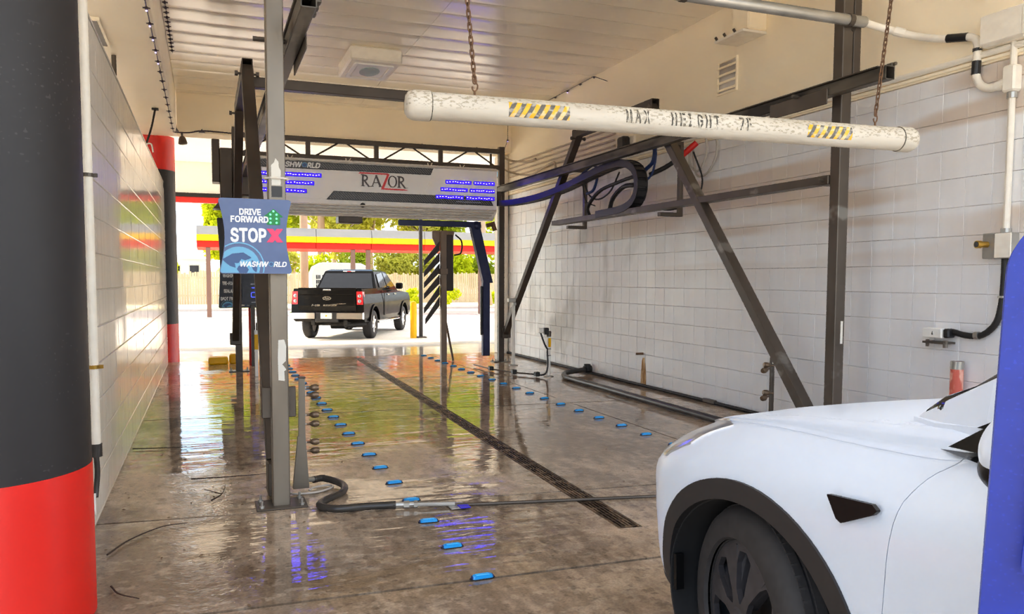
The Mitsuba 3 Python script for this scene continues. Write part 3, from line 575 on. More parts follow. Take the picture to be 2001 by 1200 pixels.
add(t+'__end_carriage', cat(box(.44, .60, GY-.05, GY+.6, 2.40, 2.80, .015), box(.30, .50, GY-.02, GY+.5, 2.05, 2.36, .012)), 'dark_steel'); add(t+'__end_carriage', box(4.06, 4.16, GY+.06, GY+.6, 2.45, 2.62, .01), 'dark_steel')
add(t+'__side_tank', cat(box(.20, .36, 11.55, 11.95, 2.40, 3.08, .01), box(.10, .20, 11.6, 11.9, 2.62, 3.2, .008), hull([(.10, 11.5, 2.25), (.40, 11.5, 2.25), (.10, 11.8, 2.25), (.40, 11.8, 2.25)], [(.22, 11.5, 2.40), (.40, 11.5, 2.40), (.22, 11.8, 2.40), (.40, 11.8, 2.40)])), 'dark_steel')
# inverted L spray arm
mat('arm_navy', lambda p, n, uv: cmix(sr(24, 30, 62), sr(40, 46, 84), fbm(p.x*7, p.y*7, p.z*3, 3)), .4, .3)
AY = 11.45
ra = add(t+'__spray_arm', sqtube((2.64, AY, 2.13), (3.90, AY, 2.13), .07, .085, (0, 0, 1)), 'arm_navy')
add(ra+'__elbow', xf(trimesh.creation.icosphere(2, .075), trimesh.transformations.translation_matrix((3.84, AY, 2.11))), 'arm_navy', smooth=True)
add(ra+'__arm_tube', hull(*[[(x+a, AY+b, z) for a in (-.075, .075) for b in (-.05, .05)] for x, z in ((3.80, 2.14), (4.015, 1.25))]), 'arm_navy')
add(ra+'__arm_tube', box(3.935, 4.045, AY-.045, AY+.045, .13, 1.27, .008), 'arm_navy')
add(ra+'__nozzle_manifold', box(3.905, 3.93, AY-.02, AY+.02, .45, 1.2, .004), 'black_plastic')
add(ra+'__swivel_fitting', cat(cyl((4.0, AY, 2.12), (4.13, AY, 2.16), .03, 12), cyl((4.10, AY, 2.16), (4.14, AY, 2.05), .035, 12)), 'chain_rust')
# cable chain: leaves the gantry, runs back along the rail, loops down to the tray
mat('chain_black', sr(30, 29, 32), .45)
t = thing('cable_chain', 'black cable carrier chain looping down onto the galvanised tray', 'cable carrier')
path = smoothpts([(4.13, 11.2, 2.44), (4.2, 10.8, 2.42), (4.33, 10.2, 2.44), (4.41, 9.5, 2.50), (4.41, 8.8, 2.57), (4.41, 8.2, 2.62), (4.41, 7.85, 2.60), (4.41, 7.62, 2.50), (4.41, 7.55, 2.34), (4.41, 7.62, 2.18), (4.41, 7.85, 2.10), (4.41, 8.2, 2.085), (4.41, 8.5, 2.08)], 8)
s = np.r_[0, np.cumsum(np.linalg.norm(np.diff(path, axis=0), axis=1))]; n = int(s[-1]/.085)
for i in range(n):
    a, b = (np.array([np.interp(u, s, path[:, k]) for k in range(3)]) for u in (s[-1]*i/n, s[-1]*(i+1)/n))
    d = b-a; nrm = np.cross(d, (1, 0, 0)); 
    M = frame(a, d, (1, 0, 0)); L = np.linalg.norm(d)
    m = cat(box(-.065, -.052, -.042, .042, -.01, L+.006, .003), box(.052, .065, -.042, .042, -.01, L+.006, .003), box(-.055, .055, -.036, -.028, L*.2, L*.8), box(-.055, .055, .028, .036, L*.2, L*.8), box(-.05, .05, -.022, .022, -.002, L+.002))
    add(t+'__chain_segment', xf(m, M), 'chain_black')
mat('hose_blue', sr(22, 44, 92), .45)
t = thing('supply_hoses', 'loose black and blue supply hoses draped around the cable carrier', 'hoses')
X = 4.52
for P_, r, m in (([(4.45, 9.3, 2.55), (4.5, 8.9, 2.72), (4.5, 8.75, 2.60), (4.5, 8.85, 2.42), (4.48, 9.0, 2.38)], .018, 'hose_blue'), ([(4.45, 8.2, 2.62), (4.5, 8.15, 2.76), (4.5, 7.7, 2.76), (4.5, 7.45, 2.75), (4.5, 7.45, 2.58), (4.5, 7.62, 2.50)], .022, 'hose_blue'), ([(4.5, 7.5, 2.72), (4.5, 7.4, 2.66), (4.5, 7.47, 2.45), (4.46, 7.6, 2.35)], .012, 'hose_blue'),
                ([(4.5, 8.95, 2.09), (4.5, 9.0, 2.22), (4.5, 8.7, 2.38), (4.5, 8.2, 2.44), (4.48, 7.75, 2.46)], .022, 'rubber'), ([(4.5, 8.45, 2.09), (4.5, 8.35, 2.26), (4.5, 8.1, 2.37), (4.48, 7.8, 2.36)], .026, 'rubber'), ([(4.47, 9.05, 2.52), (4.52, 9.0, 2.36), (4.52, 8.75, 2.29), (4.52, 8.45, 2.36), (4.5, 8.2, 2.55)], .010, 'rubber'), ([(4.47, 9.1, 2.50), (4.52, 9.1, 2.30), (4.52, 8.85, 2.22)], .008, 'rubber'), ([(4.5, 7.52, 2.44), (4.62, 7.35, 2.52), (4.75, 7.2, 2.66)], .026, 'rubber'), ([(4.7, 7.0, 2.62), (4.85, 7.05, 2.35), (4.8, 7.1, 2.15), (4.7, 7.35, 2.06), (4.6, 7.55, 2.08)], .009, 'rubber')):
    add(t+'__hose', tube(P_, r, 8, 6), m, smooth=True)
add(t+'__red_coupling', cyl((4.70, 7.24, 2.60), (4.82, 7.12, 2.74), .032, 12), 'red_paint', smooth=40)
mat('cable_grey', sr(176, 170, 162), .5)
for q in ([(4.88, 7.05, 2.85), (4.86, 7.0, 2.6), (4.86, 7.15, 2.45), (4.86, 7.3, 2.55), (4.86, 7.3, 2.75)], [(4.9, 6.9, 2.85), (4.88, 6.85, 2.6), (4.88, 7.0, 2.42), (4.88, 7.2, 2.42), (4.88, 7.28, 2.7)]):
    add(t+'__grey_cable', tube(q, .012, 8, 6), 'cable_grey', smooth=True)
# post with slanted blades, and its stay
t = thing('blade_post', 'steel post with six slanted dark blades standing near the exit', 'post')
px_, py_ = 3.46, 11.95
mat('post_brown', lambda p, n, uv: cmix(sr(104, 88, 76), sr(134, 116, 100), fbm(p.x*5, p.y*5, p.z*2, 4)), .45, .3)
mat('blade_dark', sr(52, 40, 36), .5)
add(t+'__mast', box(px_-.045, px_+.045, py_-.045, py_+.045, 0, 2.06, .006), 'post_brown')
add(t+'__mast_collar', box(px_-.06, px_+.06, py_-.06, py_+.06, 1.38, 1.47, .004), 'post_brown')
for i in range(6):
    z = 1.72-.172*i; add(t+'__blade', hull(*[[(px_-.05, py_+.03+b, z+.10+c_) for b in (0, .03) for c_ in (-.07, .07)], [(px_-.30+.02*(i == 5), py_+.03+b, z-.17-.05*(i > 3)+c_) for b in (0, .03) for c_ in (-.042, .042)]]), 'blade_dark')
add(t+'__back_plate', box(px_+.045, px_+.17, py_+.0, py_+.04, 1.12, 2.0, .015), 'blade_dark')
add(t+'__head_plate', prism([(px_-.16, 2.06), (px_+.2, 2.06), (px_+.16, 1.85), (px_+.05, 1.85), (px_-.10, 1.82), (px_-.16, 1.95)], .03, face(0, py_+.08, 0)), 'post_brown')
add(t+'__stay', beam((px_, py_-.03, .80), (px_+.22, py_+.2, .0), .04, .03), 'post_brown')
add(t+'__drip_hose', tube([(px_+.2, py_, 2.0), (px_+.3, py_, 1.9), (px_+.29, py_, 1.72), (px_+.18, py_, 1.68)], .012, 8, 6), 'rubber', smooth=True)
t = thing('glow_display', 'small glowing pale blue panel behind the truss end above the gantry', 'display')
add(t+'__case', box(4.48, 4.72, 12.90, 12.96, 3.05, 3.23, .01), 'black_plastic'); emit(num(t+'__screen'), box(4.495, 4.705, 12.890, 12.900, 3.065, 3.215), (.022, .045, .062)); add(t+'__hanger', box(4.585, 4.615, 12.93, 12.96, 3.22, 3.472), 'dark_steel')
add(t+'__moon', xf(lathe([(0, 0), (.055, 0), (.055, .004), (0, .004)], 24), frame((4.64, 12.889, 3.14), (0, -1, 0))), 'globe_sky')
# ---------------------------------------------------------------- ceiling lamp, string lights
t = thing('ceiling_light', 'square cream ceiling lamp box with a dim oval lens', 'ceiling light')
cx, cy, cz = 1.93, 9.92, 4.04
add(t+'__housing', box(cx-.31, cx+.31, cy-.46, cy+.46, cz-.17, cz, .02), 'cream_paint')
ov = sa.scale(sg.box(-.22, -.30, .22, .30).buffer(.06), 1, 1); Md = frame((cx, cy, cz-.17), (0, 0, -1), (1, 0, 0))
add(t+'__lens_frame', prism(sg.box(-.20, -.31, .20, .31).buffer(.04).difference(sg.box(-.15, -.25, .15, .25).buffer(.05)), .018, Md), 'white_plastic')
mat('lamp_lens', sr(168, 190, 186), .15, cc=.5)
add(t+'__lens', prism(sg.box(-.13, -.22, .13, .22).buffer(.05), .006, Md), 'white_plastic'); add(t+'__lens_oval', prism(sa.scale(sg.Point(0, 0).buffer(1, 24), .12, .21), .014, Md), 'lamp_lens')
bulb = lathe([(0, -.016), (.010, -.012), (.014, -.002), (.010, .008), (.005, .016), (0, .018)], 8)
star = prism(sa.scale(sg.Polygon([(.030*math.cos(a)*(1 if i % 2 else .35), .030*math.sin(a)*(1 if i % 2 else .35)) for i, a in enumerate(np.linspace(0, 2*np.pi, 16, endpoint=False))]), 1, 1), .006)
mat('bulb_dark', sr(52, 40, 50), .4)
def strand(label, P, spots, lit=(), sag=0.0, r=.005):
    t = thing('string_light', label, 'string lights'); P = np.array(P, float); s = np.r_[0, np.cumsum(np.linalg.norm(np.diff(P, axis=0), axis=1))]; pts = []
    for k, u in enumerate(spots):
        pts.append([np.interp(u, s, P[:, i]) for i in range(3)])
    pts = np.array([P[0], *pts, P[-1]]); add(t+'__wire', tube(pts, r, 6), 'bulb_dark')
    for k, q in enumerate(pts[1:-1]):
        b = add(t+'__bulb', xf(cat(bulb, star), trimesh.transformations.translation_matrix(q-V(0, 0, .012))), 'bulb_dark')
        if k in lit:
            m = trimesh.creation.icosphere(1, .009); m.apply_translation(q-V(0, 0, .030)); emit(num(b+'__glow'), m, (.08, .06, .2))
strand('dark string of star bulbs along the soffit edge, the first few lit violet', [(-.40, 5.6, 3.452), (-.41, 12.80, 3.452)], np.arange(.6, 7.15, .415), lit=(2, 3, 4, 5, 6))
strand('faint string of small bulbs in the corner above the soffit', [(-.33, 6.4, 4.03), (-.33, 10.6, 4.03)], np.arange(.2, 4.2, .16), r=.003)
strand('string of star bulbs along the top of the cream wall', [(4.91, 12.8, 4.02), (4.91, 9.35, 4.03), (4.91, 9.30, 3.88)], np.arange(.6, 3.5, .42), lit=(4,))
strand('thin string light hanging in the corner beside the truss end', [(4.86, 12.80, 4.03), (4.86, 12.8, 3.70), (4.78, 12.78, 3.50)], (.34,), lit=(0,), r=.004)
t = thing('truss_cable', 'dark cable clipped along the bottom of the exit header', 'cable')
add(t+'__cable', tube([(-.40, 12.80, 3.455), (-.2, 12.8, 3.46), (.0, 12.8, 3.50), (.5, 12.8, 3.49), (1.2, 12.8, 3.485), (2.2, 12.8, 3.50), (3.3, 12.8, 3.48), (4.2, 12.8, 3.475), (4.75, 12.8, 3.48)], .011, 6, 4), 'bulb_dark', smooth=True)
for x in (-.38, -.02, 1.15, 2.25, 3.35, 4.3): add(t+'__clip', hull([(x-.045, 12.79, 3.47), (x+.045, 12.79, 3.47), (x-.045, 12.82, 3.47), (x+.045, 12.82, 3.47), (x, 12.79, 3.53), (x, 12.82, 3.53)]), 'bulb_dark')
t = thing('horn_speaker', 'small grey horn lamp under the soffit end', 'speaker'); 
hm = lathe([(0, 0), (.035, .0), (.05, .03), (.065, .10), (.058, .11), (.03, .12), (0, .12)], 20)
add(t+'__shell', xf(hm, frame((-.30, 12.95, 3.42), (.1, -.1, -1))), 'dull_steel', smooth=40); add(t+'__bracket', box(-.315, -.285, 12.93, 12.97, 3.41, 3.47), 'dull_steel')
t = thing('stub_cable', 'cut black cable hanging from the soffit above the low wall', 'cable')
add(t+'__cable', tube([(-.57, 11.2, 3.455), (-.62, 11.15, 3.2), (-.70, 11.1, 2.95), (-.78, 11.05, 2.80)], .012, 8, 5), 'rubber', smooth=True); add(t+'__plate', box(-.61, -.53, 11.16, 11.24, 3.45, 3.468, .003), 'rubber')
add(t+'__white_loop', tube([(-.70, 11.1, 2.80), (-.68, 11.1, 2.98), (-.62, 11.1, 3.0), (-.60, 11.1, 2.9)], .010, 8, 5), 'white_plastic', smooth=True)
add('hanger_rod', cyl((-.80, 8.72, 3.28), (-.80, 8.72, 3.47), .022, 10), 'dull_steel', smooth=30, label='short grey rod hanging from the soffit above the low wall', cat='rod')
t = thing('soffit_dark_panel', 'dark grey panel on the soffit just above the low wall', 'hatch'); add(t+'__panel', box(-1.35, -.81, 7.55, 8.35, 3.452, 3.47, .004), 'dark_steel'); add(t+'__rim', cat(box(-1.37, -.79, 8.35, 8.38, 3.445, 3.47), box(-1.37, -.79, 7.52, 7.55, 3.445, 3.47), box(-.81, -.79, 7.55, 8.35, 3.445, 3.47)), 'soffit_paint')  # flat dark panel with a rim, added under the soffit as a dark wedge

# ---------------------------------------------------------------- floor guide lights
mat('guide_blue', sr(8, 140, 214), .35, cc=.3)
mat('guide_lens', sr(30, 170, 240), .25, cc=.5)
gb = hull([(a*.085, b*.030, 0) for a in (-1, 1) for b in (-1, 1)], [(a*.105, b*.012, 0) for a in (-1, 1) for b in (-1, 1)], [(a*.072, b*.024, .028) for a in (-1, 1) for b in (-1, 1)], [(a*.088, b*.010, .026) for a in (-1, 1) for b in (-1, 1)])
gp = [('base', mikit.ply(hull([(a*.078, b*.034, 0) for a in (-1, 1) for b in (-1, 1)], [(a*.112, b*.012, 0) for a in (-1, 1) for b in (-1, 1)], [(a*.078, b*.034, .008) for a in (-1, 1) for b in (-1, 1)], [(a*.112, b*.012, .008) for a in (-1, 1) for b in (-1, 1)]), 'chain_black')),
      ('housing', mikit.ply(gb, 'guide_blue')), ('lens', mikit.ply(box(-.062, .062, -.019, .019, .026, .033, .004), 'guide_lens')), ('end_cap', mikit.ply(box(-.101, -.086, -.016, .016, .004, .024, .004), 'hose_blue')), ('end_cap', mikit.ply(box(.086, .101, -.016, .016, .004, .024, .004), 'hose_blue'))]
ordw = 'first second third fourth fifth sixth seventh eighth ninth tenth eleventh twelfth thirteenth fourteenth fifteenth sixteenth seventeenth eighteenth nineteenth twentieth twenty-first twenty-second twenty-third twenty-fourth'.split()
for row, x, y0, n, ref in (('posts', 1.09, 3.185, 24, 'beside the S-shaped hose'), ('wall', 3.42, 5.29, 19, 'beside the block wall')):
    for i in range(n):
        t = thing('floor_light', f'{ordw[i]} blue floor light from the near end of the row {ref}', 'floor light', 'blue floor guide lights')
        M = T().translate([x+random.uniform(-.006, .006), y0+.4285*i, 0]).rotate([0, 0, 1], random.uniform(-4, 4)).scale([.5, .62, .62])
        for nm, d in gp: k = num(t+'__'+nm); scene[k] = {**d, 'to_world': M}

# ---------------------------------------------------------------- nozzle posts
mat('nozzle_bronze', lambda p, n, uv: cmix(sr(82, 66, 52), sr(140, 120, 100), fbm(p.x*40, p.y*40, p.z*40, 3)), .35, .6)
noz = lathe([(0, -.052), (.022, -.050), (.030, -.030), (.031, -.008), (.026, .012), (.014, .026), (.010, .04), (.010, .058), (0, .058)], 16)
def nozzles(t, pts, d):
    for q in pts: add(t+'__nozzle', xf(xf(noz, np.diag([.68, .68, .68, 1])), frame(V(*q), d)), 'nozzle_bronze', smooth=35)
t = thing('nozzle_post', 'grey spray post with six bronze nozzles beside the S-shaped hose', 'spray post')
nx, ny = .525, 4.93
add(t+'__pole', hull([(nx+a, ny+b, .30) for a in (-.020, .020) for b in (-.02, .02)], [(nx+a+.004, ny+b, .70) for a in (-.017, .017) for b in (-.017, .017)]), 'grey_post')
add(t+'__flared_foot', cat(hull([(nx+a, ny+b, .34) for a in (-.024, .02) for b in (-.022, .02)], [(nx-.012+a, ny+b, .02) for a in (-.045, .05) for b in (-.03, .03)])), 'grey_post')
add(t+'__rim', box(nx-.018, nx+.026, ny-.021, ny+.021, .696, .706, .003), 'dull_steel')
nozzles(t, [(nx+.070, ny, z) for z in (.635, .590, .468, .412, .300, .245)], (-1, 0, 0))
for z in (.635, .590, .468, .412, .300, .245): add(t+'__stem', cyl((nx+.012, ny, z), (nx+.04, ny, z), .005, 8), 'galv')
t = thing('nozzle_post', 'rusty spray post with four round nozzles in front of the block wall', 'spray post')
nx, ny = 4.66, 5.66
add(t+'__pole', box(nx-.016, nx+.016, ny-.016, ny+.016, 0, .62, .003), 'dull_steel'); add(t+'__socket', box(nx-.011, nx+.011, ny-.0172, ny-.015, .565, .605), 'sticker_white'); add(t+'__foot_plate', box(nx-.06, nx+.06, ny-.06, ny+.06, 0, .01), 'dull_steel')
noz2 = lathe([(0, -.045), (.020, -.045), (.024, -.036), (.026, -.01), (.018, .012), (.008, .024), (.008, .05), (0, .05)], 14)
for z in (.555, .515, .31, .27):
    o = .03 if z in (.555, .31) else 0
    add(t+'__nozzle', xf(noz2, frame((nx-.085+o, ny-.02, z), (1, .25, .15) if not o else (1, -.3, -.1))), 'nozzle_bronze', smooth=35)

# ---------------------------------------------------------------- hoses and posts on the floor
mat('hose_black', lambda p, n, uv: cmix(sr(34, 32, 31), sr(60, 56, 52), fbm(p.x*12, p.y*12, p.z*12, 3)), .35)
t = thing('floor_hose', 'black S-shaped hose with a silver coupling lying by the grey steel post', 'hose')
add(t+'__hose', tube([(.60, 5.00, .045), (.67, 5.03, .04), (.76, 4.88, .03), (.735, 4.72, .026), (.60, 4.56, .024), (.575, 4.46, .024), (.66, 4.38, .024), (.82, 4.37, .024), (.975, 4.345, .024)], .0215, 12, 8), 'hose_black', smooth=True)
add(t+'__coupling', cat(cyl((.97, 4.346, .024), (1.08, 4.32, .024), .017, 12), cyl((1.02, 4.335, .024), (1.05, 4.327, .024), .022, 6), cyl((1.075, 4.321, .024), (1.095, 4.316, .024), .022, 6)), 'galv', smooth=30)
add(t+'__pipe_end', cyl((1.09, 4.317, .022), (1.30, 4.262, .020), .014, 10), 'galv', smooth=30)
add(t+'__connector', cyl((.52, 4.955, .06), (.61, 5.005, .046), .016, 10), 'galv', smooth=30)
t = thing('floor_pipe', 'thin buried steel pipe with a flat bracket in the floor joint', 'pipe')
add(t+'__pipe', cyl((1.30, 4.262, .012), (2.9, 3.96, .004), .010, 8), 'dull_steel'); add(t+'__bracket', box(1.26, 1.36, 4.20, 4.32, .004, .012, .002), 'galv'); add(t+'__tape', box(1.31, 1.37, 4.18, 4.25, .012, .016), 'led_blue')
t = thing('cable_loop', 'pale loop of cable at the foot of the six-nozzle spray post', 'cable')
add(t+'__cable', tube([(.42, 4.88, .012), (.48, 4.82, .012), (.60, 4.82, .012), (.70, 4.90, .012), (.69, 4.96, .012), (.60, 4.94, .012), (.56, 4.88, .012)], .007, 8, 6), 'cable_grey', smooth=True)
t = thing('wall_hose', 'long thick black hose lying on the floor along the block wall', 'hose')
add(t+'__hose', tube([(4.93, 9.75, .07), (4.75, 9.72, .06), (4.50, 9.62, .045), (4.36, 9.35, .036), (4.33, 8.95, .036), (4.33, 8.2, .036), (4.31, 7.2, .036), (4.30, 6.2, .036), (4.27, 5.2, .036), (4.2, 4.3, .036), (4.1, 3.6, .036)], .034, 12, 6), 'hose_black', smooth=True)
add(t+'__elbow', cat(cyl((4.95, 9.76, .07), (4.84, 9.74, .07), .05, 14), cyl((4.88, 9.74, .05), (4.88, 9.74, .14), .045, 14)), 'rubber', smooth=30)
for i, (s_, L) in enumerate(((9.55, 6.0),)):
    t = thing('wall_foot_pipe', 'dark pipe strip along the foot of the block wall', 'pipe'); add(t+'__pipe', cyl((4.925, 3.4, .022), (4.925, 13.1, .022), .018, 8), 'rubber'); add(t+'__clamp', box(4.90, 4.945, 6.85, 7.05, .01, .05, .005), 'dull_steel')
def eyepost(label, x, y, h, big):
    t = thing('sensor_post', label, 'sensor post')
    add(t+'__pole', cyl((x, y, 0), (x, y, h), .026, 14), 'white_plastic', smooth=30); add(t+'__flange', lathe([(0, 0), (.07, 0), (.07, .01), (.03, .02), (0, .02)], 16).apply_translation((x, y, 0)), 'galv')
    if big:
        add(t+'__sensor_head', box(x-.075, x-.015, y-.05, y+.02, h+.0, h+.09, .008), 'black_plastic'); add(t+'__sensor_box', box(x-.15, x-.09, y-.04, y+.02, h+.02, h+.09, .006), 'white_plastic'); add(t+'__elbow', cat(cyl((x, y, h-.03), (x, y, h+.035), .032, 12), cyl((x-.06, y, h+.025), (x+.03, y, h+.025), .02, 10)), 'dull_steel')
        add(t+'__yellow_label', box(x-.018, x+.022, y-.031, y-.024, h-.17, h-.05, .004), 'yellow_paint'); [add(t+'__band', cyl((x, y, h-q_), (x, y, h-q_+.01), .03, 14), 'black_plastic') for q_ in (.20, .29)]
        add(t+'__cable', tube([(x-.13, y-.02, h+.03), (x-.08, y-.04, h-.12), (x-.03, y-.03, h-.20)], .012, 8, 5), 'black_plastic', smooth=True)
        add(t+'__foot_cable', tube([(x-.03, y-.02, .36), (x-.035, y-.05, .15), (x-.07, y-.06, .05), (x-.14, y-.06, .03)], .012, 8, 5), 'black_plastic', smooth=True)
        for q in ((x-.17, y+.0), (x-.36, y+.36), (x-.52, y+.85)): add(t+'__cable_clip', box(q[0]-.03, q[0]+.03, q[1]-.04, q[1]+.04, .01, .07, .006), 'black_plastic')
        add(t+'__conduit', tube([(x-.12, y-.05, .03), (x-.36, y+.36, .03), (x-.52, y+.85, .03), (x-.56, y+1.5, .03)], .01, 8), 'dull_steel')
    else: add(t+'__sensor_head', cat(box(x-.09, x+.02, y-.05, y+.03, h-.02, h+.04, .006), box(x-.02, x+.03, y-.05, y, h-.07, h-.02, .005)), 'galv')
eyepost('white sensor post with yellow label and black sensor near the block wall', 4.27, 9.68, .57, True)
eyepost('thin white sensor post with grey head behind the far brace', 4.32, 11.12, .98, False)
t = thing('sensor_post', 'thin sensor post with a yellow label behind the grey steel post', 'sensor post')
add(t+'__pole', box(.60-.022, .60+.022, 11.0, 11.045, 0, .62, .004), 'white_plastic'); add(t+'__yellow_label', box(.575, .625, 10.99, 11.0, .36, .56, .003), 'yellow_paint'); add(t+'__head', box(.60, .80, 11.0, 11.06, .60, .72, .01), 'dull_steel')
t = thing('yellow_reflection_blocks', 'yellow blocks in place of a yellow floor reflection behind the braces', 'reflection_block'); add(t+'__block', box(-.0, .28, 12.7, 12.95, 0, .11, .02), 'yellow_paint'); add(t+'__end_block', box(.3, .42, 12.72, 12.9, 0, .15, .02), 'yellow_paint')  # solid yellow blocks added in place of a yellow reflection on the floor

# ---------------------------------------------------------------- fittings on the long wall
t = thing('wall_conduit', 'cream painted conduit running along the top of the blocks', 'conduit')
add(t+'__pipe', cyl((4.915, 3.1, 2.825), (4.915, 12.8, 2.825), .022, 12), 'cream_paint', smooth=30)
t = thing('cross_conduit', 'grey steel conduit crossing under the near truss to a bent cream flex on the wall', 'conduit')
add(t+'__steel_pipe', cyl((-.3, 4.575, 3.17), (4.52, 4.575, 3.185), .040, 16), 'galv', smooth=30)
add(t+'__strap', cyl((2.95, 4.575, 3.18), (2.99, 4.575, 3.18), .046, 16), 'dull_steel'); add(t+'__strap', cat(cyl((4.36, 4.575, 3.183), (4.40, 4.575, 3.183), .047, 16), cyl((4.44, 4.6, 3.14), (4.46, 4.66, 3.10), .02, 8)), 'dull_steel')
fp = [(4.50, 4.575, 3.185), (4.66, 4.56, 3.16), (4.82, 4.42, 3.08), (4.86, 4.2, 3.00), (4.88, 4.06, 2.975), (4.89, 3.98, 2.95), (4.895, 3.95, 2.90), (4.90, 3.955, 2.82), (4.90, 3.96, 2.72), (4.90, 3.94, 2.65), (4.905, 3.90, 2.605), (4.905, 3.83, 2.585), (4.91, 3.74, 2.60)]
add(t+'__flex', tube(fp, .026, 12, 6), 'cream_paint', smooth=True)
for a, b in (((4.862, 4.16, 2.992), (4.885, 4.02, 2.966)), ((4.896, 3.953, 2.875), (4.898, 3.953, 2.855)), ((4.9, 3.957, 2.79), (4.9, 3.96, 2.70))): add(t+'__tape', cyl(a, b, .029, 12), 'black_plastic', smooth=30)
for a_, b_ in (((4.73, 4.50, 3.125), (4.78, 4.455, 3.10)), ((4.905, 3.80, 2.585), (4.91, 3.74, 2.60))): add(t+'__fitting', cyl(a_, b_, .034, 12), 'cream_paint', smooth=30)
t = thing('junction_box', 'cream junction box above the conduit at the upper corner of the wall', 'junction box')
add(t+'__box', box(4.84, 4.947, 3.58, 3.90, 2.85, 3.06, .02), 'cream_paint'); add(t+'__cover', box(4.825, 4.84, 3.595, 3.885, 2.86, 3.05, .012), 'cream_paint'); add(t+'__hinge', box(4.82, 4.86, 3.565, 3.585, 2.86, 3.04), 'cream_paint')
t = thing('drop_conduit', 'white vertical conduit with a small fitting box dropping down the wall', 'conduit')
add(t+'__pipe', cyl((4.912, 3.70, 1.63), (4.912, 3.70, 2.86), .021, 12), 'cream_paint', smooth=30); add(t+'__fitting_box', box(4.865, 4.945, 3.655, 3.745, 2.53, 2.70, .012), 'cream_paint'); [add(t+'__collar', cyl((4.912, 3.70, a_), (4.912, 3.70, a_+.038), .032, 12), 'galv') for a_ in (2.49, 1.61)]
t = thing('switch_box', 'grey metal switch box with a brass nozzle on the block wall', 'electrical box')
mat('brass', sr(190, 150, 70), .25, .9)
add(t+'__box', box(4.86, 4.947, 3.63, 3.83, 1.45, 1.62, .006), 'galv'); add(t+'__cover', box(4.852, 4.862, 3.62, 3.735, 1.455, 1.615, .003), 'cream_paint'); add(t+'__nozzle', xf(lathe([(0, 0), (.02, 0), (.02, .05), (.026, .05), (.026, .08), (.018, .08), (.018, .06), (0, .06)], 16), frame((4.86, 3.79, 1.545), (-1, .25, 0))), 'brass', smooth=30); add(t+'__nozzle_mouth', cyl((4.786, 3.81, 1.545), (4.780, 3.812, 1.545), .02, 12), 'black_plastic')
t = thing('black_flex', 'black flexible cable from the switch box down to the white sensor', 'cable')
add(t+'__flex', tube([(4.912, 3.70, 1.46), (4.912, 3.70, 1.30), (4.912, 3.71, 1.15), (4.912, 3.745, 1.02), (4.91, 3.84, .935), (4.905, 3.95, .925), (4.90, 4.06, .945)], .021, 12, 6), 'rubber', smooth=True); add(t+'__clamp', cyl((4.912, 3.70, 1.19), (4.912, 3.70, 1.205), .034, 12), 'galv'); add(t+'__clamp', cyl((4.908, 3.86, .93), (4.907, 3.89, .928), .028, 10), 'galv')
t = thing('wall_sensor', 'white box sensor on a bracket low on the block wall', 'sensor')
add(t+'__body', box(4.84, 4.93, 4.10, 4.26, .895, .965, .006), 'white_plastic'); add(t+'__gland', cat(box(4.85, 4.92, 4.05, 4.10, .90, .965, .01)), 'black_plastic'); add(t+'__bracket', cat(box(4.83, 4.947, 4.07, 4.25, .855, .87, .003), cyl((4.86, 4.08, .83), (4.86, 4.08, .88), .016, 8), cyl((4.86, 4.23, .83), (4.86, 4.23, .88), .012, 8)), 'dull_steel'); add(t+'__mark', prism([(-.008, -.012), (.008, -.012), (.004, .0), (0, .014), (-.004, 0)], .001, np.array([[0, 0, -1, 4.8395], [-1, 0, 0, 4.175], [0, 1, 0, .93], [0, 0, 0, 1.]])), 'stencil_black')
mat('faded_red', lambda p, n, uv: cmix(sr(196, 92, 76), sr(226, 170, 150), sstep(.45, .7, fbm(p.x*30, p.y*30, p.z*14, 3))), .6)
t = thing('red_pipe_stub', 'faded red pipe stub standing by the wall behind the car', 'pipe'); add(t+'__pipe', lathe([(0, 0), (.042, 0), (.042, .74), (.034, .74), (.034, .70), (0, .70)], 24).apply_translation((4.86, 3.98, 0)), 'faded_red', smooth=30); add(t+'__grey_rim', lathe([(.0345, .69), (.0435, .69), (.0435, .745), (.0345, .745), (.0345, .69)], 24).apply_translation((4.86, 3.98, 0)), 'galv', smooth=30)
t = thing('vent', 'cream louvred vent set in the upper wall', 'vent')
add(t+'__frame', cat(box(4.915, 4.94, 6.60, 6.93, 3.18, 3.20, .003), box(4.915, 4.94, 6.60, 6.93, 3.50, 3.52, .003), box(4.915, 4.94, 6.60, 6.62, 3.18, 3.52, .003), box(4.915, 4.94, 6.91, 6.93, 3.18, 3.52, .003)), 'stucco')
for i in range(4): add(t+'__louvre', xf(box(-.05, .004, -.145, .145, -.004, .004), trimesh.transformations.translation_matrix((4.942, 6.765, 3.245+.075*i)) @ trimesh.transformations.rotation_matrix(-.75, (0, 1, 0))), 'stucco')
add(t+'__back', box(4.934, 4.938, 6.62, 6.91, 3.2, 3.5), 'joint_grey')
t = thing('wall_box', 'cream box fixed high on the wall under the ceiling', 'wall box')
add(t+'__body', box(4.72, 4.935, 6.18, 6.42, 3.63, 4.02, .012), 'stucco'); add(t+'__shelf', box(4.66, 4.935, 6.18, 6.62, 3.60, 3.625, .004), 'cream_paint'); [add(t+'__screw', cyl((4.665, y, 3.625), (4.645, y, 3.65), .014, 6), 'dull_steel') for y in (6.3, 6.45, 6.58)]
add('wall_hook', cat(cyl((4.93, 3.92, 3.26), (4.87, 3.92, 3.26), .016, 8), cyl((4.88, 3.92, 3.26), (4.88, 3.92, 3.2), .02, 8)), 'cream_paint', label='tiny cream peg at the top edge of the cream wall', cat='peg')
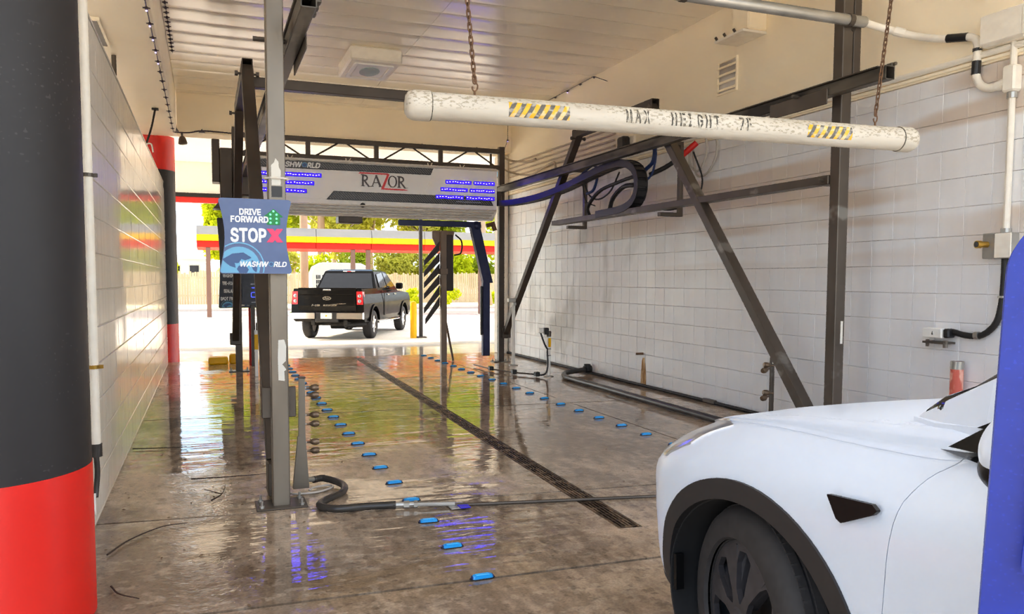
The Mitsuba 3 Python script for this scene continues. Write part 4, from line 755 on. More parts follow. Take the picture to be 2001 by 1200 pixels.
t = thing('black_box', 'small black socket box on the wall under the white pipe', 'socket box'); add(t+'__box', box(4.80, 4.90, 8.66, 8.83, 2.88, 3.07, .02), 'black_plastic'); add(t+'__back_plate', box(4.90, 4.94, 8.58, 8.81, 2.86, 3.07, .006), 'cream_paint'); add(t+'__cable', tube([(4.86, 8.83, 2.94), (4.88, 8.95, 2.90), (4.88, 8.99, 2.79)], .007, 6, 5), 'rubber', smooth=True)
mat('pipe_beige', lambda p, n, uv: cmix(sr(150, 132, 110), sr(196, 178, 150), fbm(p.x*10, p.y*3, p.z*10, 3)), .5)
t = thing('pipe_bundle', 'row of four thin beige pipes running under the cream wall into the corner', 'pipes')
for i in range(4): add(t+'__pipe', cyl((4.915, 9.08, 3.02+.075*i), (4.915, 12.83, 3.06+.075*i), .014, 8), 'pipe_beige')
t = thing('feed_pipes', 'two beige pipes bent from the truss end to the wall', 'pipes')
add(t+'__pipe', tube([(4.4, 11.85, 3.25), (4.7, 12.2, 3.24), (4.86, 11.9, 3.20), (4.87, 11.6, 3.20)], .018, 8, 5), 'pipe_beige', smooth=True); add(t+'__pipe', tube([(4.4, 11.85, 3.05), (4.75, 12.1, 3.02), (4.86, 11.75, 2.97), (4.87, 11.3, 3.02), (4.87, 10.95, 3.05), (4.87, 10.85, 3.03), (4.87, 10.82, 2.92)], .017, 8, 5), 'pipe_beige', smooth=True)
mat('rust_stain', lambda p, n, uv: cmix(sr(150, 104, 40), sr(206, 176, 130), sstep(.35, .7, fbm(p.y*30, p.z*8, 0, 3))), .6)
t = thing('wall_spout', 'small dark spout on the block wall above an orange rust streak', 'spout'); add(t+'__spout', cyl((4.95, 8.36, .405), (4.88, 8.42, .40), .014, 10), 'chain_rust', smooth=30)
sp = sg.Polygon([(-.02, .33), (.015, .335), (.03, .25), (.05, .12), (.055, 0), (-.06, 0), (-.055, .1), (-.045, .22), (-.035, .3)]).buffer(.006)
Mw = np.array([[0, 0, -1, WX-.0030], [-1, 0, 0, 8.34], [0, 1, 0, .02], [0, 0, 0, 1.]])
add(t+'__rust_streak', prism(sp, .0022, Mw), 'rust_stain')
add('corner_post', box(4.78, 4.93, 12.95, 13.25, .0, 3.45, .01), 'cream_paint', label='cream corner pier at the exit end of the long wall', kind='structure')
# left conduit by the near column
t = thing('corner_pipe', 'white vertical pipe with brass clamps and a black hose tail beside the near column', 'pipe')
lx, ly = -.538, 4.42
add(t+'__pipe', cyl((lx, ly, .46), (lx, ly, 2.9), .024, 14), 'cream_paint', smooth=30)
for z, m in ((1.80, 'dull_steel'), (.85, 'brass')): add(t+'__clamp', cyl((lx, ly, z), (lx, ly, z+.018), .030, 14), m); add(t+'__clamp_ear', box(lx+.028, lx+.045, ly-.008, ly+.008, z, z+.018), m)
add(t+'__coupling', cyl((lx, ly, .405), (lx, ly, .47), .030, 14), 'hose_black', smooth=30)
add(t+'__hose_tail', tube([(lx, ly, .42), (lx+.004, ly, .33), (lx-.002, ly-.005, .25), (lx-.006, ly-.02, .20)], .013, 10, 6), 'hose_black', smooth=True)
add(t+'__foot_bracket', hull([(lx-.03, ly-.05, .22), (lx+.0, ly-.05, .23), (lx-.03, ly-.03, .22), (lx-.0, ly-.06, .12), (lx-.035, ly-.03, .11)]), 'white_plastic')
# twigs, leaves
mat('twig_brown', sr(56, 42, 32), .8); mat('leaf_brown', sr(96, 74, 52), .8)
def twig(label, P, extra=()):
    t = thing('twig', label, 'twig'); P = [(a, b, .012) for a, b in P]; add(t+'__stem', tube(P, np.linspace(.0045, .0018, 6*(len(P)-1)+1), 6, 6), 'twig_brown')
    for e in extra: add(t+'__side_shoot', tube([(a, b, .012) for a, b in e], .002, 5), 'twig_brown')
twig('forked dark twig on the wet floor between the low wall and the grey post', [(-.0, 4.85), (.06, 4.98), (.085, 5.2)], ([(.06, 4.98), (-.04, 5.12)], [(.06, 4.98), (.0, 5.03)]))
twig('curved thin twig on the muddy floor by the near column', [(-.46, 4.05), (-.38, 4.25), (-.24, 4.42), (-.12, 4.44)])
twig('straight stick lying against the foot of the low wall', [(-.55, 6.55), (-.3, 6.5), (-.17, 6.5)])
twig('long straight stick on the wet floor left of the grey post foot', [(-.12, 5.42), (.1, 5.40), (.36, 5.40)])
twig('short crooked twig at the foot of the near column', [(-.40, 3.62), (-.36, 3.52), (-.28, 3.44)])
lf = []
for k in range(90):
    x, y = (rng.uniform(-.5, .6), rng.uniform(3.1, 6.5)) if k < 60 else (rng.uniform(.6, 3.4), rng.uniform(3.2, 6.5))
    m = hull([(-.012, 0, .003), (.012, 0, .003), (0, .006, .003), (0, -.006, .003), (0, 0, .008)]); m.apply_transform(trimesh.transformations.rotation_matrix(rng.uniform(0, 6.3), (0, 0, 1))); m.apply_scale(rng.uniform(.4, 1.2)); m.apply_translation((x, y, 0)); lf.append(m)
add('leaf_litter', cat(*lf), 'leaf_brown', label='tiny dead leaves and grit scattered on the wet floor', cat='litter', kind='stuff')
# mud hump at the foot of the near column
# ---------------------------------------------------------------- white car entering the bay
mat('car_white', sr(184, 193, 206), .22, 0., cc=1., ccg=.97, spec=.5)
mat('car_black_gloss', sr(10, 10, 11), .35, spec=.25)
mat('car_cladding', sr(30, 29, 30), .5)
mat('car_liner', sr(20, 20, 21), .8)
mat('tyre', lambda p, n, uv: cmix(sr(25, 24, 25), sr(38, 36, 37), fbm(p.x*30, p.y*30, p.z*30, 3)), .75)
mat('wheel_cover', lambda p, n, uv: cmix(sr(38, 37, 39), sr(60, 58, 61), fbm(p.x*18, p.y*18, p.z*18, 3)), .45, .2)
mat('car_glass', sr(14, 16, 18), .04, spec=.7, cc=1.)
mat('lamp_clear', sr(196, 198, 204), .08, .75, cc=1.)
CX, CY = 2.385, 1.865
ST = [  # y, zb, half width, crest x, crest z, top z
 (.835, .40, .30, .22, .585, .60), (.82, .33, .46, .34, .62, .645), (.78, .27, .62, .44, .665, .692), (.70, .22, .77, .53, .715, .752), (.58, .20, .875, .63, .768, .808), (.44, .19, .932, .715, .81, .836), (.27, .19, .952, .775, .842, .862), (.0, .19, .955, .795, .866, .90), (-.30, .19, .953, .80, .876, .935), (-.50, .19, .95, .795, .885, .955), (-.72, .19, .95, .79, .92, .965), (-1.2, .19, .952, .79, .95, .97), (-2.0, .19, .955, .80, .97, .98), (-2.75, .19, .955, .80, .985, .99), (-3.3, .22, .93, .76, .985, .99), (-3.6, .28, .86, .70, .97, .99), (-3.78, .36, .74, .60, .93, .96), (-3.84, .45, .60, .48, .86, .90)]
ST = np.array(ST); o_ = np.argsort(ST[:, 0]); SI = [PchipInterpolator(ST[o_, 0], ST[o_, k]) for k in range(1, 6)]
def section(y, grow=0.):
    zb, hw, cx_, cz_, tz = [float(f(y)) for f in SI]; hw += grow; cz_ += grow; tz += grow; cx_ += grow*.5
    rg_ = min(float(np.interp(-y, (-.5, -.2, 0, .3, .5, .72, 1.2), (.012, .012, .03, .052, .062, .035, .012))), tz-cz_); zm = min(.45, zb+.55*(cz_-zb)); zu = zb+.80*(cz_-zb)
    P_ = [(0, zb), (.62*hw, zb), (.86*hw, zb+.01), (.965*hw, zb+.07), (.995*hw, zm), (hw, zm+.4*(zu-zm)), (.992*hw, zu), (.5*(.985*hw+cx_)+.02, zu+.62*(cz_-zu)), (cx_+.008, cz_-.010), (cx_, cz_), (cx_-.020, cz_+rg_*.22), (cx_-.062, cz_+rg_), (cx_*.5, cz_+.86*(tz-cz_)), (cx_*.2, cz_+.97*(tz-cz_)), (0, tz)]
    return smoothpts(P_, 4)
def carloft(ys, grow=0.):
    rows = [section(y, grow) for y in ys]; k = len(rows[0]); v, f = [], []
    for y, R_ in zip(ys, rows):
        ring = np.vstack([R_, R_[-2:0:-1]*[-1, 1]]); v.append(np.c_[ring[:, 0], np.full(len(ring), y), ring[:, 1]])
    n = len(v[0]); v = np.vstack(v); m = len(ys)
    for i in range(m-1):
        for j in range(n): a, b = i*n+j, i*n+(j+1) % n; f += [[a, b, b+n], [a, b+n, a+n]]
    for e, fl in ((0, 0), (m-1, 1)):
        c = len(v); v = np.vstack([v, v[e*n:(e+1)*n].mean(0)])
        for j in range(n): f.append([c, e*n+(j+1) % n, e*n+j] if not fl else [c, e*n+j, e*n+(j+1) % n])
    m = trimesh.Trimesh(v, f, process=False)
    if m.volume < 0: m.invert()
    return m
ys = np.r_[np.linspace(-3.84, -3.3, 12), np.linspace(-3.2, -.9, 24), np.linspace(-.8, .5, 40), np.linspace(.53, .835, 28)]
BODY = man(carloft(ys)); BIG = man(carloft(ys, .008)); BIG2 = man(carloft(ys, .004))
def sidepoly(pts, x0=-1.2, x1=1.2):   # prism over a (y, z) outline, along x
    return man(prism(pts, x1-x0, np.array([[0, 0, 1, x0], [1, 0, 0, 0], [0, 1, 0, 0], [0, 0, 0, 1.]])))
def toppoly(pts, z0, z1): return man(prism(pts, z1-z0, np.array([[1, 0, 0, 0], [0, 1, 0, 0], [0, 0, 1, z0], [0, 0, 0, 1.]])))
def arch(y, r=1.): return sg.Polygon([(y-.012+.412*r*math.cos(a), .31+.352*r*math.sin(a)) for a in np.linspace(0, 2*np.pi, 64, endpoint=False)])
arches = [sidepoly(arch(y), a, b) for y in (0, -2.70) for a, b in ((-1.2, -.60), (.60, 1.2))]
C_ = BODY
for a in arches: C_ = C_-a
door = sg.Polygon([(-.512, .24), (-.520, .53), (-.528, .68), (-.540, .80), (-.560, .865), (-.596, .915), (-.66, .95), (-.74, .99), (-1.60, 1.05), (-1.60, .24)])
door2 = sg.Polygon([(-1.612, .24), (-1.612, 1.05), (-2.45, 1.05), (-2.42, .60), (-2.25, .24)])
hood = sg.Polygon([(0, .76), (.30, .745), (.50, .64), (.60, .42), (.69, .20), (.728, -.1), (.736, -.36), (.69, -.46), (.0, -.56), (-.69, -.46), (-.736, -.36), (-.728, -.1), (-.69, .20), (-.60, .42), (-.50, .64), (-.30, .745)])
t = thing('car', 'white car with black wheel arch trim entering the bay, nose toward the exit', 'car')
REFT = carloft(ys); REFT.merge_vertices(); REFN = REFT.vertex_normals.copy(); KD = cKDTree(REFT.vertices)
def panelply(q, m):
    "a cut body panel: outer faces take the smooth normals of the whole body, cut faces stay flat"
    v = q.vertices[q.faces].reshape(-1, 3); f = np.arange(len(v)).reshape(-1, 3); fn = np.cross(v[1::3]-v[::3], v[2::3]-v[::3]); fn /= np.linalg.norm(fn, axis=1, keepdims=True)+1e-12
    d, i = KD.query(v, 6); w = 1/(d+.004)**2; nv = (REFN[i]*w[..., None]).sum(1); nv /= np.linalg.norm(nv, axis=1, keepdims=True)+1e-12
    ok = np.repeat((np.einsum('ij,ij->i', fn, nv.reshape(-1, 3, 3).mean(1)/1.) > .8), 3); nv = np.where(ok[:, None], nv, np.repeat(fn, 3, 0))
    path = meshkit.write_ply(trimesh.Trimesh(v+V(CX, CY, 0), f, process=False), False, normals=nv)
    return {'type': 'ply', 'filename': path, 'face_normals': False, 'bsdf': {'type': 'ref', 'id': m}}
def panel_part(M, nm): k = num(t+'__'+nm); scene[k] = panelply(unman(M), 'car_white'); return k
def place(M, m, nm, smooth=32, dx=0, label=None):
    q = unman(M) if not isinstance(M, trimesh.Trimesh) else M.copy(); q.apply_translation((CX, CY, 0)); return add(t+'__'+nm, q, m, smooth=smooth, label=label)
for x0, x1 in ((-1.2, -.55), (.55, 1.2)):
    for dp in (door, door2):
        D_ = sidepoly(dp.buffer(-.0018), x0, x1); G_ = sidepoly(dp, x0, x1)-D_
        C_ = C_-G_
HG = toppoly(hood, .66, 1.2)-toppoly(hood.buffer(-.002), .60, 1.3); C_ = C_-(HG ^ man(carloft(ys, .02))) if False else C_
# split off doors and hood
parts_ = []
for x0, x1 in ((-1.2, -.55), (.55, 1.2)):
    for dp in (door, door2):
        pz = sidepoly(dp.buffer(-.0018), x0, x1); parts_.append((C_ ^ pz, 'door')); C_ = C_-pz
Hs = toppoly(hood.buffer(-.002), .55, 1.3) ^ (BODY-man(carloft(ys, -.03))); Hg = toppoly(hood, .55, 1.3) ^ (BODY-man(carloft(ys, -.03)))
C_ = C_-Hg
panel_part(C_, 'body'); panel_part(Hs, 'hood')
for M, nm in parts_: panel_part(M, nm)
# wheel arch trim, liners
for y in (0, -2.70):
    for a, b in ((-1.2, -.70), (.70, 1.2)):
        ring = sg.Polygon([(y-.012+.470*math.cos(q), .31+.408*math.sin(q)) for q in np.linspace(0, 2*np.pi, 72, endpoint=False)]).difference(arch(y, .985)).intersection(sg.box(-9, .19, 9, 2))
        place((sidepoly(ring, a, b) ^ BIG)-sidepoly(arch(y, .99), -.75, .75), 'car_cladding', 'wheel_arch_trim')
        L_ = sidepoly(arch(y, .995), -.93 if a < 0 else .60, -.60 if a < 0 else .93)-sidepoly(arch(y, .975), -.95 if a < 0 else .63, -.63 if a < 0 else .95)
        place(L_, 'car_liner', 'arch_liner')
place(sidepoly(sg.Polygon([(.37, .26), (.375, .38), (.36, .38), (.355, .26)]), -.93, -.90), 'car_black_gloss', 'air_slot')
place((sidepoly([(-2.2, .16), (-.46, .16), (-.46, .26), (-2.2, .26)]) ^ BIG), 'car_cladding', 'sill_trim')
place((sidepoly([(.40, .10), (.9, .10), (.9, .25), (.44, .25)]) ^ BIG), 'car_cladding', 'front_lip')
# headlamps wrap the corner
for s in (-1, 1):
    hp = sg.Polygon([(s*.40, .78), (s*.52, .70), (s*.66, .55), (s*.74, .36), (s*.80, .24), (s*.90, .33), (s*.92, .5), (s*.80, .66), (s*.60, .80)])
    lamp = (toppoly(hp if s > 0 else hp, .695, .90) ^ BIG2)-toppoly(sg.box(-.5, -.5, .5, .78), 0, 2)
    place(lamp, 'lamp_clear', 'headlamp')
    q = xf(prism(sg.Polygon([(-.350, .770), (-.380, .722), (-.394, .716), (-.490, .762), (-.500, .772), (-.488, .781)]).buffer(.003), .012, np.array([[0, 0, 1, 0], [1, 0, 0, 0], [0, 1, 0, 0], [0, 0, 0, 1.]])), trimesh.transformations.translation_matrix((s*.952-.006, 0, 0))); place(q, 'car_black_gloss', 'side_camera', 30)
# greenhouse
def gsec(y):
    tz = float(PchipInterpolator([-3.74, -3.2, -2.6, -1.9, -1.45, -.95, -.60, -.42, -.28], [.99, 1.22, 1.42, 1.52, 1.475, 1.315, 1.125, 1.012, .938])(y)); bw = float(PchipInterpolator([-3.74, -3.2, -2.4, -1.2, -.75, -.56, -.42, -.28], [.56, .70, .775, .785, .775, .735, .68, .56])(y)); tw = bw-.60*max(tz-.985, 0)**.9*.55
    return bw, tw, tz
def ghouse(grow=0., ya=-3.74, yb=-.28, n=46, zbase=.90):
    v, f = [], []; ysg = np.linspace(ya, yb, n)
    for y in ysg:
        bw, tw, tz = gsec(y); tz = max(tz, zbase+.02); P_ = [(0, zbase), (bw+grow, zbase), (bw+grow, zbase+.03), (tw+grow+.01, tz-.05 if tz > 1.05 else tz-.01), (tw-.06, tz-.008+grow), (tw*.5, tz+.012+grow), (0, tz+.018+grow)]
        R_ = smoothpts(P_, 3); ring = np.vstack([R_, R_[-2:0:-1]*[-1, 1]]); v.append(np.c_[ring[:, 0], np.full(len(ring), y), ring[:, 1]])
    k = len(v[0]); v = np.vstack(v)
    for i in range(n-1):
        for j in range(k): a, b = i*k+j, i*k+(j+1) % k; f += [[a, b, b+k], [a, b+k, a+k]]
    for e, fl in ((0, 0), (n-1, 1)):
        c = len(v); v = np.vstack([v, v[e*k:(e+1)*k].mean(0)])
        for j in range(k): f.append([c, e*k+(j+1) % k, e*k+j] if not fl else [c, e*k+j, e*k+(j+1) % k])
    m = trimesh.Trimesh(v, f, process=False)
    if m.volume < 0: m.invert()
    return m
place(ghouse(), 'car_glass', 'glasshouse', 25)
def gpt(y, g=.012): bw, tw, tz = gsec(y); return tw+g, tz-.02
SH = man(ghouse(.010, n=60))
for s in (-1, 1):
    place(hull([(s*h, y, z) for h, y, zt_ in ((.648, -.32, .945), (.715, -.44, .952), (.742, -.58, .967), (.742, -.76, .975), (.60, -.36, .95), (.60, -.76, .97)) for z in (.86, zt_)]), 'car_white', 'cowl_corner', 30)
    PS = [(-.33, .650, .94, .955), (-.46, .712, .950, 1.012), (-.60, .745, .968, 1.080), (-.75, .74, 1.072, 1.168), (-1.0, .70, 1.21, 1.285), (-1.3, .655, 1.345, 1.41), (-1.62, .62, 1.43, 1.492)]
    sec = [[(s*h, y, zl), (s*(h-.022), y, zu), (s*(h-.07), y, zl), (s*(h-.08), y, zu)] for y, h, zl, zu in PS]
    place(cat(*[hull(a_, b_) for a_, b_ in zip(sec[:-1], sec[1:])]), 'car_white', 'front_pillar', 30)
    roofl = sg.LineString([(y, gsec(y)[2]-.05) for y in np.linspace(-1.45, -3.5, 30)]).buffer(.022, cap_style=2)
    place(sidepoly(roofl, -1.2 if s < 0 else .1, -.1 if s < 0 else 1.2) ^ SH, 'car_white', 'roof_rail', 20)
    # mirror
    mh = trimesh.creation.icosphere(3, 1.); mh.apply_scale((.095, .075, .075)); v = mh.vertices; v[:, 0] *= (1-.25*(v[:, 2]/.075)); mh.apply_translation((s*1.02, -.905, 1.005))
    k = place(mh, 'car_white', 'mirror', True); lowr = trimesh.creation.icosphere(3, 1.); lowr.apply_scale((.096, .076, .055)); lowr.apply_translation((s*1.02, -.905, .965)); lowr.apply_translation((CX, CY, 0)); add(k+'__mirror_base', lowr, 'car_black_gloss', smooth=True)
    arm = hull([(s*.79, -.64, .985), (s*.79, -.80, .985), (s*.80, -.64, .945), (s*.80, -.80, .945), (s*.97, -.86, .97), (s*.97, -.92, .97), (s*.97, -.86, .935), (s*.97, -.92, .935)]); arm.apply_translation((CX, CY, 0)); add(k+'__mirror_arm', arm, 'car_black_gloss')
    place(hull([(s*.752, -.585, .968), (s*.760, -.80, .97), (s*.742, -.80, 1.085), (s*.74, -.64, 1.0), (s*.70, -.60, .97), (s*.70, -.80, .97), (s*.70, -.8, 1.07)]), 'car_black_gloss', 'window_corner')
    place(hull([(s*.815, -.565, .925), (s*.815, -.75, .925), (s*.77, -.615, .972), (s*.77, -.75, .972), (s*.74, -.6, .93), (s*.74, -.75, .93)]), 'car_black_gloss', 'mirror_foot')
# wheels
def wheel(x, y, side, steer):
    k = num(t+'__wheel'); R_, w = .338, .24
    pr = [(.236, -w/2+.012), (.242, -w/2), (.268, -w/2-.004), (.300, -w/2+.002), (.321, -w/2+.016), (.332, -w/2+.034)]
    tr = []
    for a in (-.055, -.018, .018, .055): tr += [(R_, a-.012), (R_-.007, a-.010), (R_-.007, a-.004), (R_, a-.002)]
    prof = pr+[(R_, -w/2+.05)]+tr+[(R_, w/2-.05)]+[(r, -z) for r, z in pr[::-1]]
    Mw = np.eye(4); zax = np.array([side*math.cos(steer), math.sin(steer)*(1 if side < 0 else -1), 0]); Mw = frame((CX+x, CY+y+.004, .290), zax, (0, 0, 1))
    scene[k] = mikit.ply(xf(lathe(prof, 72), Mw), 'tyre', smooth=35)
    blk = []
    for i in range(64):
        a = i*2*np.pi/64
        for z0, z1 in ((.058, .078), (-.078, -.058)):
            b = box(R_-.012, R_+.0004, -.013, .013, z0, z1); b.apply_transform(trimesh.transformations.rotation_matrix(a, (0, 0, 1))); blk.append(b)
    add(k+'__tread_block', xf(cat(*blk), Mw), 'tyre', kind='stuff')
    add(k+'__barrel', xf(lathe([(0, -.06), (.233, -.06), (.238, .10), (.232, .10), (.229, .0), (0, .0)], 48), Mw), 'car_liner', smooth=30)
    # aero cover: seven pairs of blades twisting round the hub
    base = sg.Point(0, 0).buffer(.233, 48); cut = []
    for i in range(7):
        a = 2*np.pi*i/7
        sl = sg.Polygon([(.052, -.010), (.088, -.030), (.184, -.044), (.206, -.012), (.200, .028), (.165, .032), (.090, .016)]).buffer(-.004).buffer(.006)
        cut.append(sa.rotate(sl, math.degrees(a), origin=(0, 0)))
    cov = base.difference(so.unary_union(cut))
    m = prism(cov, .018); m = trimesh.Trimesh(*trimesh.remesh.subdivide_to_size(m.vertices, m.faces, .03)); r = np.hypot(m.vertices[:, 0], m.vertices[:, 1]); m.vertices[:, 2] += .078+.022*(1-(r/.233)**2)
    add(k+'__wheel_cover', xf(m, Mw), 'wheel_cover')
    bl = []
    for i in range(7):
        b = hull([(.05, .012, .07), (.05, .028, .07), (.05, .012, .115), (.05, .024, .112), (.214, .040, .065), (.214, .064, .065), (.214, .048, .102), (.214, .058, .100)]); b.apply_transform(trimesh.transformations.rotation_matrix(2*np.pi*i/7, (0, 0, 1))); add(k+'__cover_blade', xf(b, Mw), 'wheel_cover')
    add(k+'__hub_cap', xf(lathe([(0, .09), (.042, .09), (.040, .118), (.034, .122), (0, .122)], 24), Mw), 'wheel_cover', smooth=30)
for y in (0, -2.70):
    for s in (-1, 1): wheel(s*.815, y, s, .20 if y == 0 else 0)

# ---------------------------------------------------------------- blue pay station at the entry
mat('kiosk_blue', lambda p, n, uv: cmix(sr(5, 30, 124), sr(9, 38, 142), fbm(p.x*26, p.y*26, p.z*26, 3))*(1+.22*sstep(.78, .85, noise(p.x*260, p.y*260, p.z*260))), .45)
t = thing('pay_station', 'bright blue rounded pay station cabinet beside the car', 'kiosk')
KM = frame((.992, .758, 0), (0, 0, 1), (.61, -.792, 0))   # local x across the front, local y away from the entry lane
KF = np.array([[1, 0, 0, 0], [0, 0, -1, 0], [0, 1, 0, 0], [0, 0, 0, 1.]])
ko = sg.Polygon([(-.030, 0), (.0145, 1.40), (.405, 1.40), (.43, 0)]).buffer(-.09).buffer(.09, quad_segs=12).union(sg.Polygon([(-.030, 0), (-.02, .3), (.42, .3), (.43, 0)]))
add(t+'__cabinet', xf(xf(prism(ko, .17), KF), KM @ trimesh.transformations.translation_matrix((0, .17, 0))), 'kiosk_blue', smooth=25)
rp = sg.Polygon([(.040, .90), (.062, 1.22), (.36, 1.22), (.37, .90)]).buffer(-.025).buffer(.025, quad_segs=8)
add(t+'__raised_panel', xf(xf(prism(rp, .018), KF), KM), 'kiosk_blue', smooth=25)
add(t+'__base_plate', xf(box(-.05, .45, .0, .18, 0, .02, .005), KM), 'dull_steel')
# ---------------------------------------------------------------- outside: pickup, vacuum canopy, fence, trees
GZ = -.36
mat('truck_black', sr(9, 8, 9), .14, 0., spec=.02, cc=.45, ccg=.99)
mat('truck_glass', sr(18, 22, 30), .05, spec=.3, cc=.3)
mat('tail_red', sr(226, 30, 40), .2, cc=1.)
mat('plate_white', sr(226, 226, 216), .5)
psi = math.radians(26); TF, TR = V(math.sin(psi), math.cos(psi), 0), V(math.cos(psi), -math.sin(psi), 0)
TM = np.eye(4); TM[:3, 0], TM[:3, 1], TM[:3, 2], TM[:3, 3] = TR, TF, (0, 0, 1), (3.50, 22.52, GZ)
t = thing('pickup_truck', 'black pickup truck with chrome bumper driving off to the right outside the exit', 'pickup truck')
lab(t, 'black pickup truck with chrome bumper driving away outside the exit')
def tp(m, mt, nm, smooth=False, parent=None, label=None): return add((parent or t)+'__'+nm, xf(m, TM), mt, smooth=smooth, label=label)
def sideX(poly, x0, x1): return prism(poly, x1-x0, np.array([[0, 0, 1, x0], [1, 0, 0, 0], [0, 1, 0, 0], [0, 0, 0, 1.]]))
lower = sg.Polygon([(-1.12, .62), (-1.10, 1.40), (.52, 1.40), (.54, 1.34), (2.95, 1.32), (3.1, 1.30), (4.45, 1.22), (4.62, 1.08), (4.62, .55), (4.3, .45), (-.9, .50)])
wa = [sg.Point(y, .42).buffer(.485, 24) for y in (0, 3.68)]
hb = sideX(lower, -.995, .995); M_ = man(hb)
for w_ in wa: M_ = M_-man(sideX(w_, -1.2, -.62))-man(sideX(w_, .62, 1.2))
M_ = M_-man(box(-.85, .85, -1.0, .44, .95, 1.6))       # open bed
# round the flanks a little
rb = man(trimesh.convex.convex_hull(np.array([(x, y, z) for y in (-1.3, 4.8) for x, z in ((-.93, .4), (.93, .4), (-.995, .62), (.995, .62), (-1.0, .95), (1.0, .95), (-.965, 1.25), (.965, 1.25), (-.92, 1.42), (.92, 1.42))])))
tp(unman(M_ ^ rb), 'truck_black', 'body')
gab = man(sideX(sg.Polygon([(.50, 1.30), (.62, 1.42), (.92, 1.90), (1.15, 1.945), (2.1, 1.93), (2.35, 1.87), (3.15, 1.30)]), -.9, .9)) ^ man(trimesh.convex.convex_hull(np.array([(x, y, z) for y in (.3, 3.4) for x, z in ((-.92, 1.28), (.92, 1.28), (-.72, 1.88), (.72, 1.88), (-.60, 1.95), (.60, 1.95))])))
cab = tp(unman(gab), 'truck_black', 'cab')
tp(hull([(x*a, y, z) for a in (-1, 1) for x, y, z in ((.80, .575, 1.40), (.68, .86, 1.83), (.80, .555, 1.40), (.68, .84, 1.83))]), 'truck_glass', 'rear_window', parent=cab)
for s in (-1, 1):
    for P_ in ([(.95, 1.42), (1.05, 1.80), (1.75, 1.86), (1.80, 1.42)], [(1.88, 1.42), (1.84, 1.86), (2.25, 1.82), (2.85, 1.42)]):
        pts = [(s*(.945-.34*(z-1.28)+dx), y, z) for y, z in P_ for dx in (.0, -.03)]
        tp(hull(pts), 'truck_glass', 'side_window', parent=cab)
    tp(cat(box(s*.99, s*1.2, 2.55, 2.68, 1.36, 1.55, .03)), 'truck_black', 'mirror')
    tp(box(s*1.0, s*1.015, 1.05, 1.07, .6, 1.35), 'truck_black', 'door_edge')
    tp(box(s*.97, s*1.003, 1.55, 1.75, 1.19, 1.23, .008), 'chrome', 'door_handle'); tp(box(s*.97, s*1.003, 2.4, 2.6, 1.19, 1.23, .008), 'chrome', 'door_handle')
    tp(box(s*.80, s*1.0, .55, 3.1, .40, .46, .02), 'chrome', 'side_step')
    lx0 = s*.80; tl = tp(hull([(s*.81, -1.145, .98), (s*.975, -1.135, .98), (s*.80, -1.145, 1.33), (s*.955, -1.135, 1.33), (s*.985, -.98, 1.0), (s*.965, -.96, 1.32), (s*.81, -1.0, 1.0), (s*.81, -1.0, 1.3)]), 'tail_red', 'tail_light')
    for z in (1.07, 1.21): tp(xf(lathe([(0, 0), (.05, 0), (.04, .012), (0, .016)], 14), trimesh.transformations.translation_matrix((s*.88, -1.145, z)) @ trimesh.transformations.rotation_matrix(math.pi/2, (1, 0, 0))), 'lamp_clear', 'lamp_lens', parent=tl)
    for y in (0, 3.68):
        aring = sg.Point(y, .42).buffer(.545, 24).difference(sg.Point(y, .42).buffer(.482, 24)).intersection(sg.box(-9, .5, 9, 3))
        tp(sideX(aring, .975, 1.025) if s > 0 else sideX(aring, -1.025, -.975), 'truck_black', 'wheel_flare')
    # wheels
    for y in (0, 3.68):
        pr = [(.24, -.13), (.30, -.135), (.36, -.125), (.39, -.10), (.40, -.06), (.40, .06), (.39, .10), (.36, .125), (.30, .135), (.24, .13)]
        W_ = frame((s*.86, y, .40), (s, 0, 0), (0, 0, 1)); k = tp(xf(lathe(pr, 40), W_), 'tyre', 'wheel', 40)
        tp(xf(lathe([(0, .03), (.20, .03), (.24, .12), (.255, .128), (.26, .10), (.25, -.1), (0, -.1)], 32), W_), 'dull_steel', 'rim', 30, k)
        for i in range(6):
            b = hull([(.03, -.035, .10), (.03, .035, .10), (.03, 0, .125), (.24, -.045, .10), (.24, .045, .10), (.24, 0, .12), (.03, 0, .06), (.24, 0, .06)]); b.apply_transform(trimesh.transformations.rotation_matrix(i*math.pi/3, (0, 0, 1))); tp(xf(b, W_), 'chrome', 'rim_spoke', False, k)
        tp(xf(lathe([(0, .08), (.05, .08), (.045, .13), (0, .135)], 16), W_), 'chrome', 'hub_cap', 30, k)
# tailgate
tg = tp(hull([(x, y, z) for x in (-.79, .79) for y, z in ((-1.13, .78), (-1.155, .95), (-1.15, 1.25), (-1.165, 1.36), (-1.15, 1.425), (-1.08, 1.425), (-1.08, .78))]), 'truck_black', 'tailgate')
tp(hull([(x, y, z) for x in (-.75, .75) for y, z in ((-1.172, 1.235), (-1.160, 1.262), (-1.158, 1.225))]), 'truck_black', 'crease', parent=tg)
tp(box(-.11, .11, -1.182, -1.16, 1.345, 1.385, .008), 'chrome', 'handle', parent=tg)
FT = np.array([[1, 0, 0, 0], [0, 0, -1, -1.158], [0, 1, 0, 0], [0, 0, 0, 1.]])
ovl = sa.scale(sg.Point(0, 0).buffer(1, 32), .115, .050)
tp(prism(ovl.difference(sa.scale(ovl, .86, .78)), .012, FT @ trimesh.transformations.translation_matrix((0, 1.145, 0))), 'chrome', 'badge_ring', parent=tg)
tp(prism(sa.scale(ovl, .86, .78), .007, FT @ trimesh.transformations.translation_matrix((0, 1.145, 0))), 'truck_glass', 'badge_oval', parent=tg)
tp(xf(text('Ford', .044, .010, True, .35, .14), FT @ trimesh.transformations.translation_matrix((-.07, 1.125, 0))), 'chrome', 'badge_script', parent=tg)
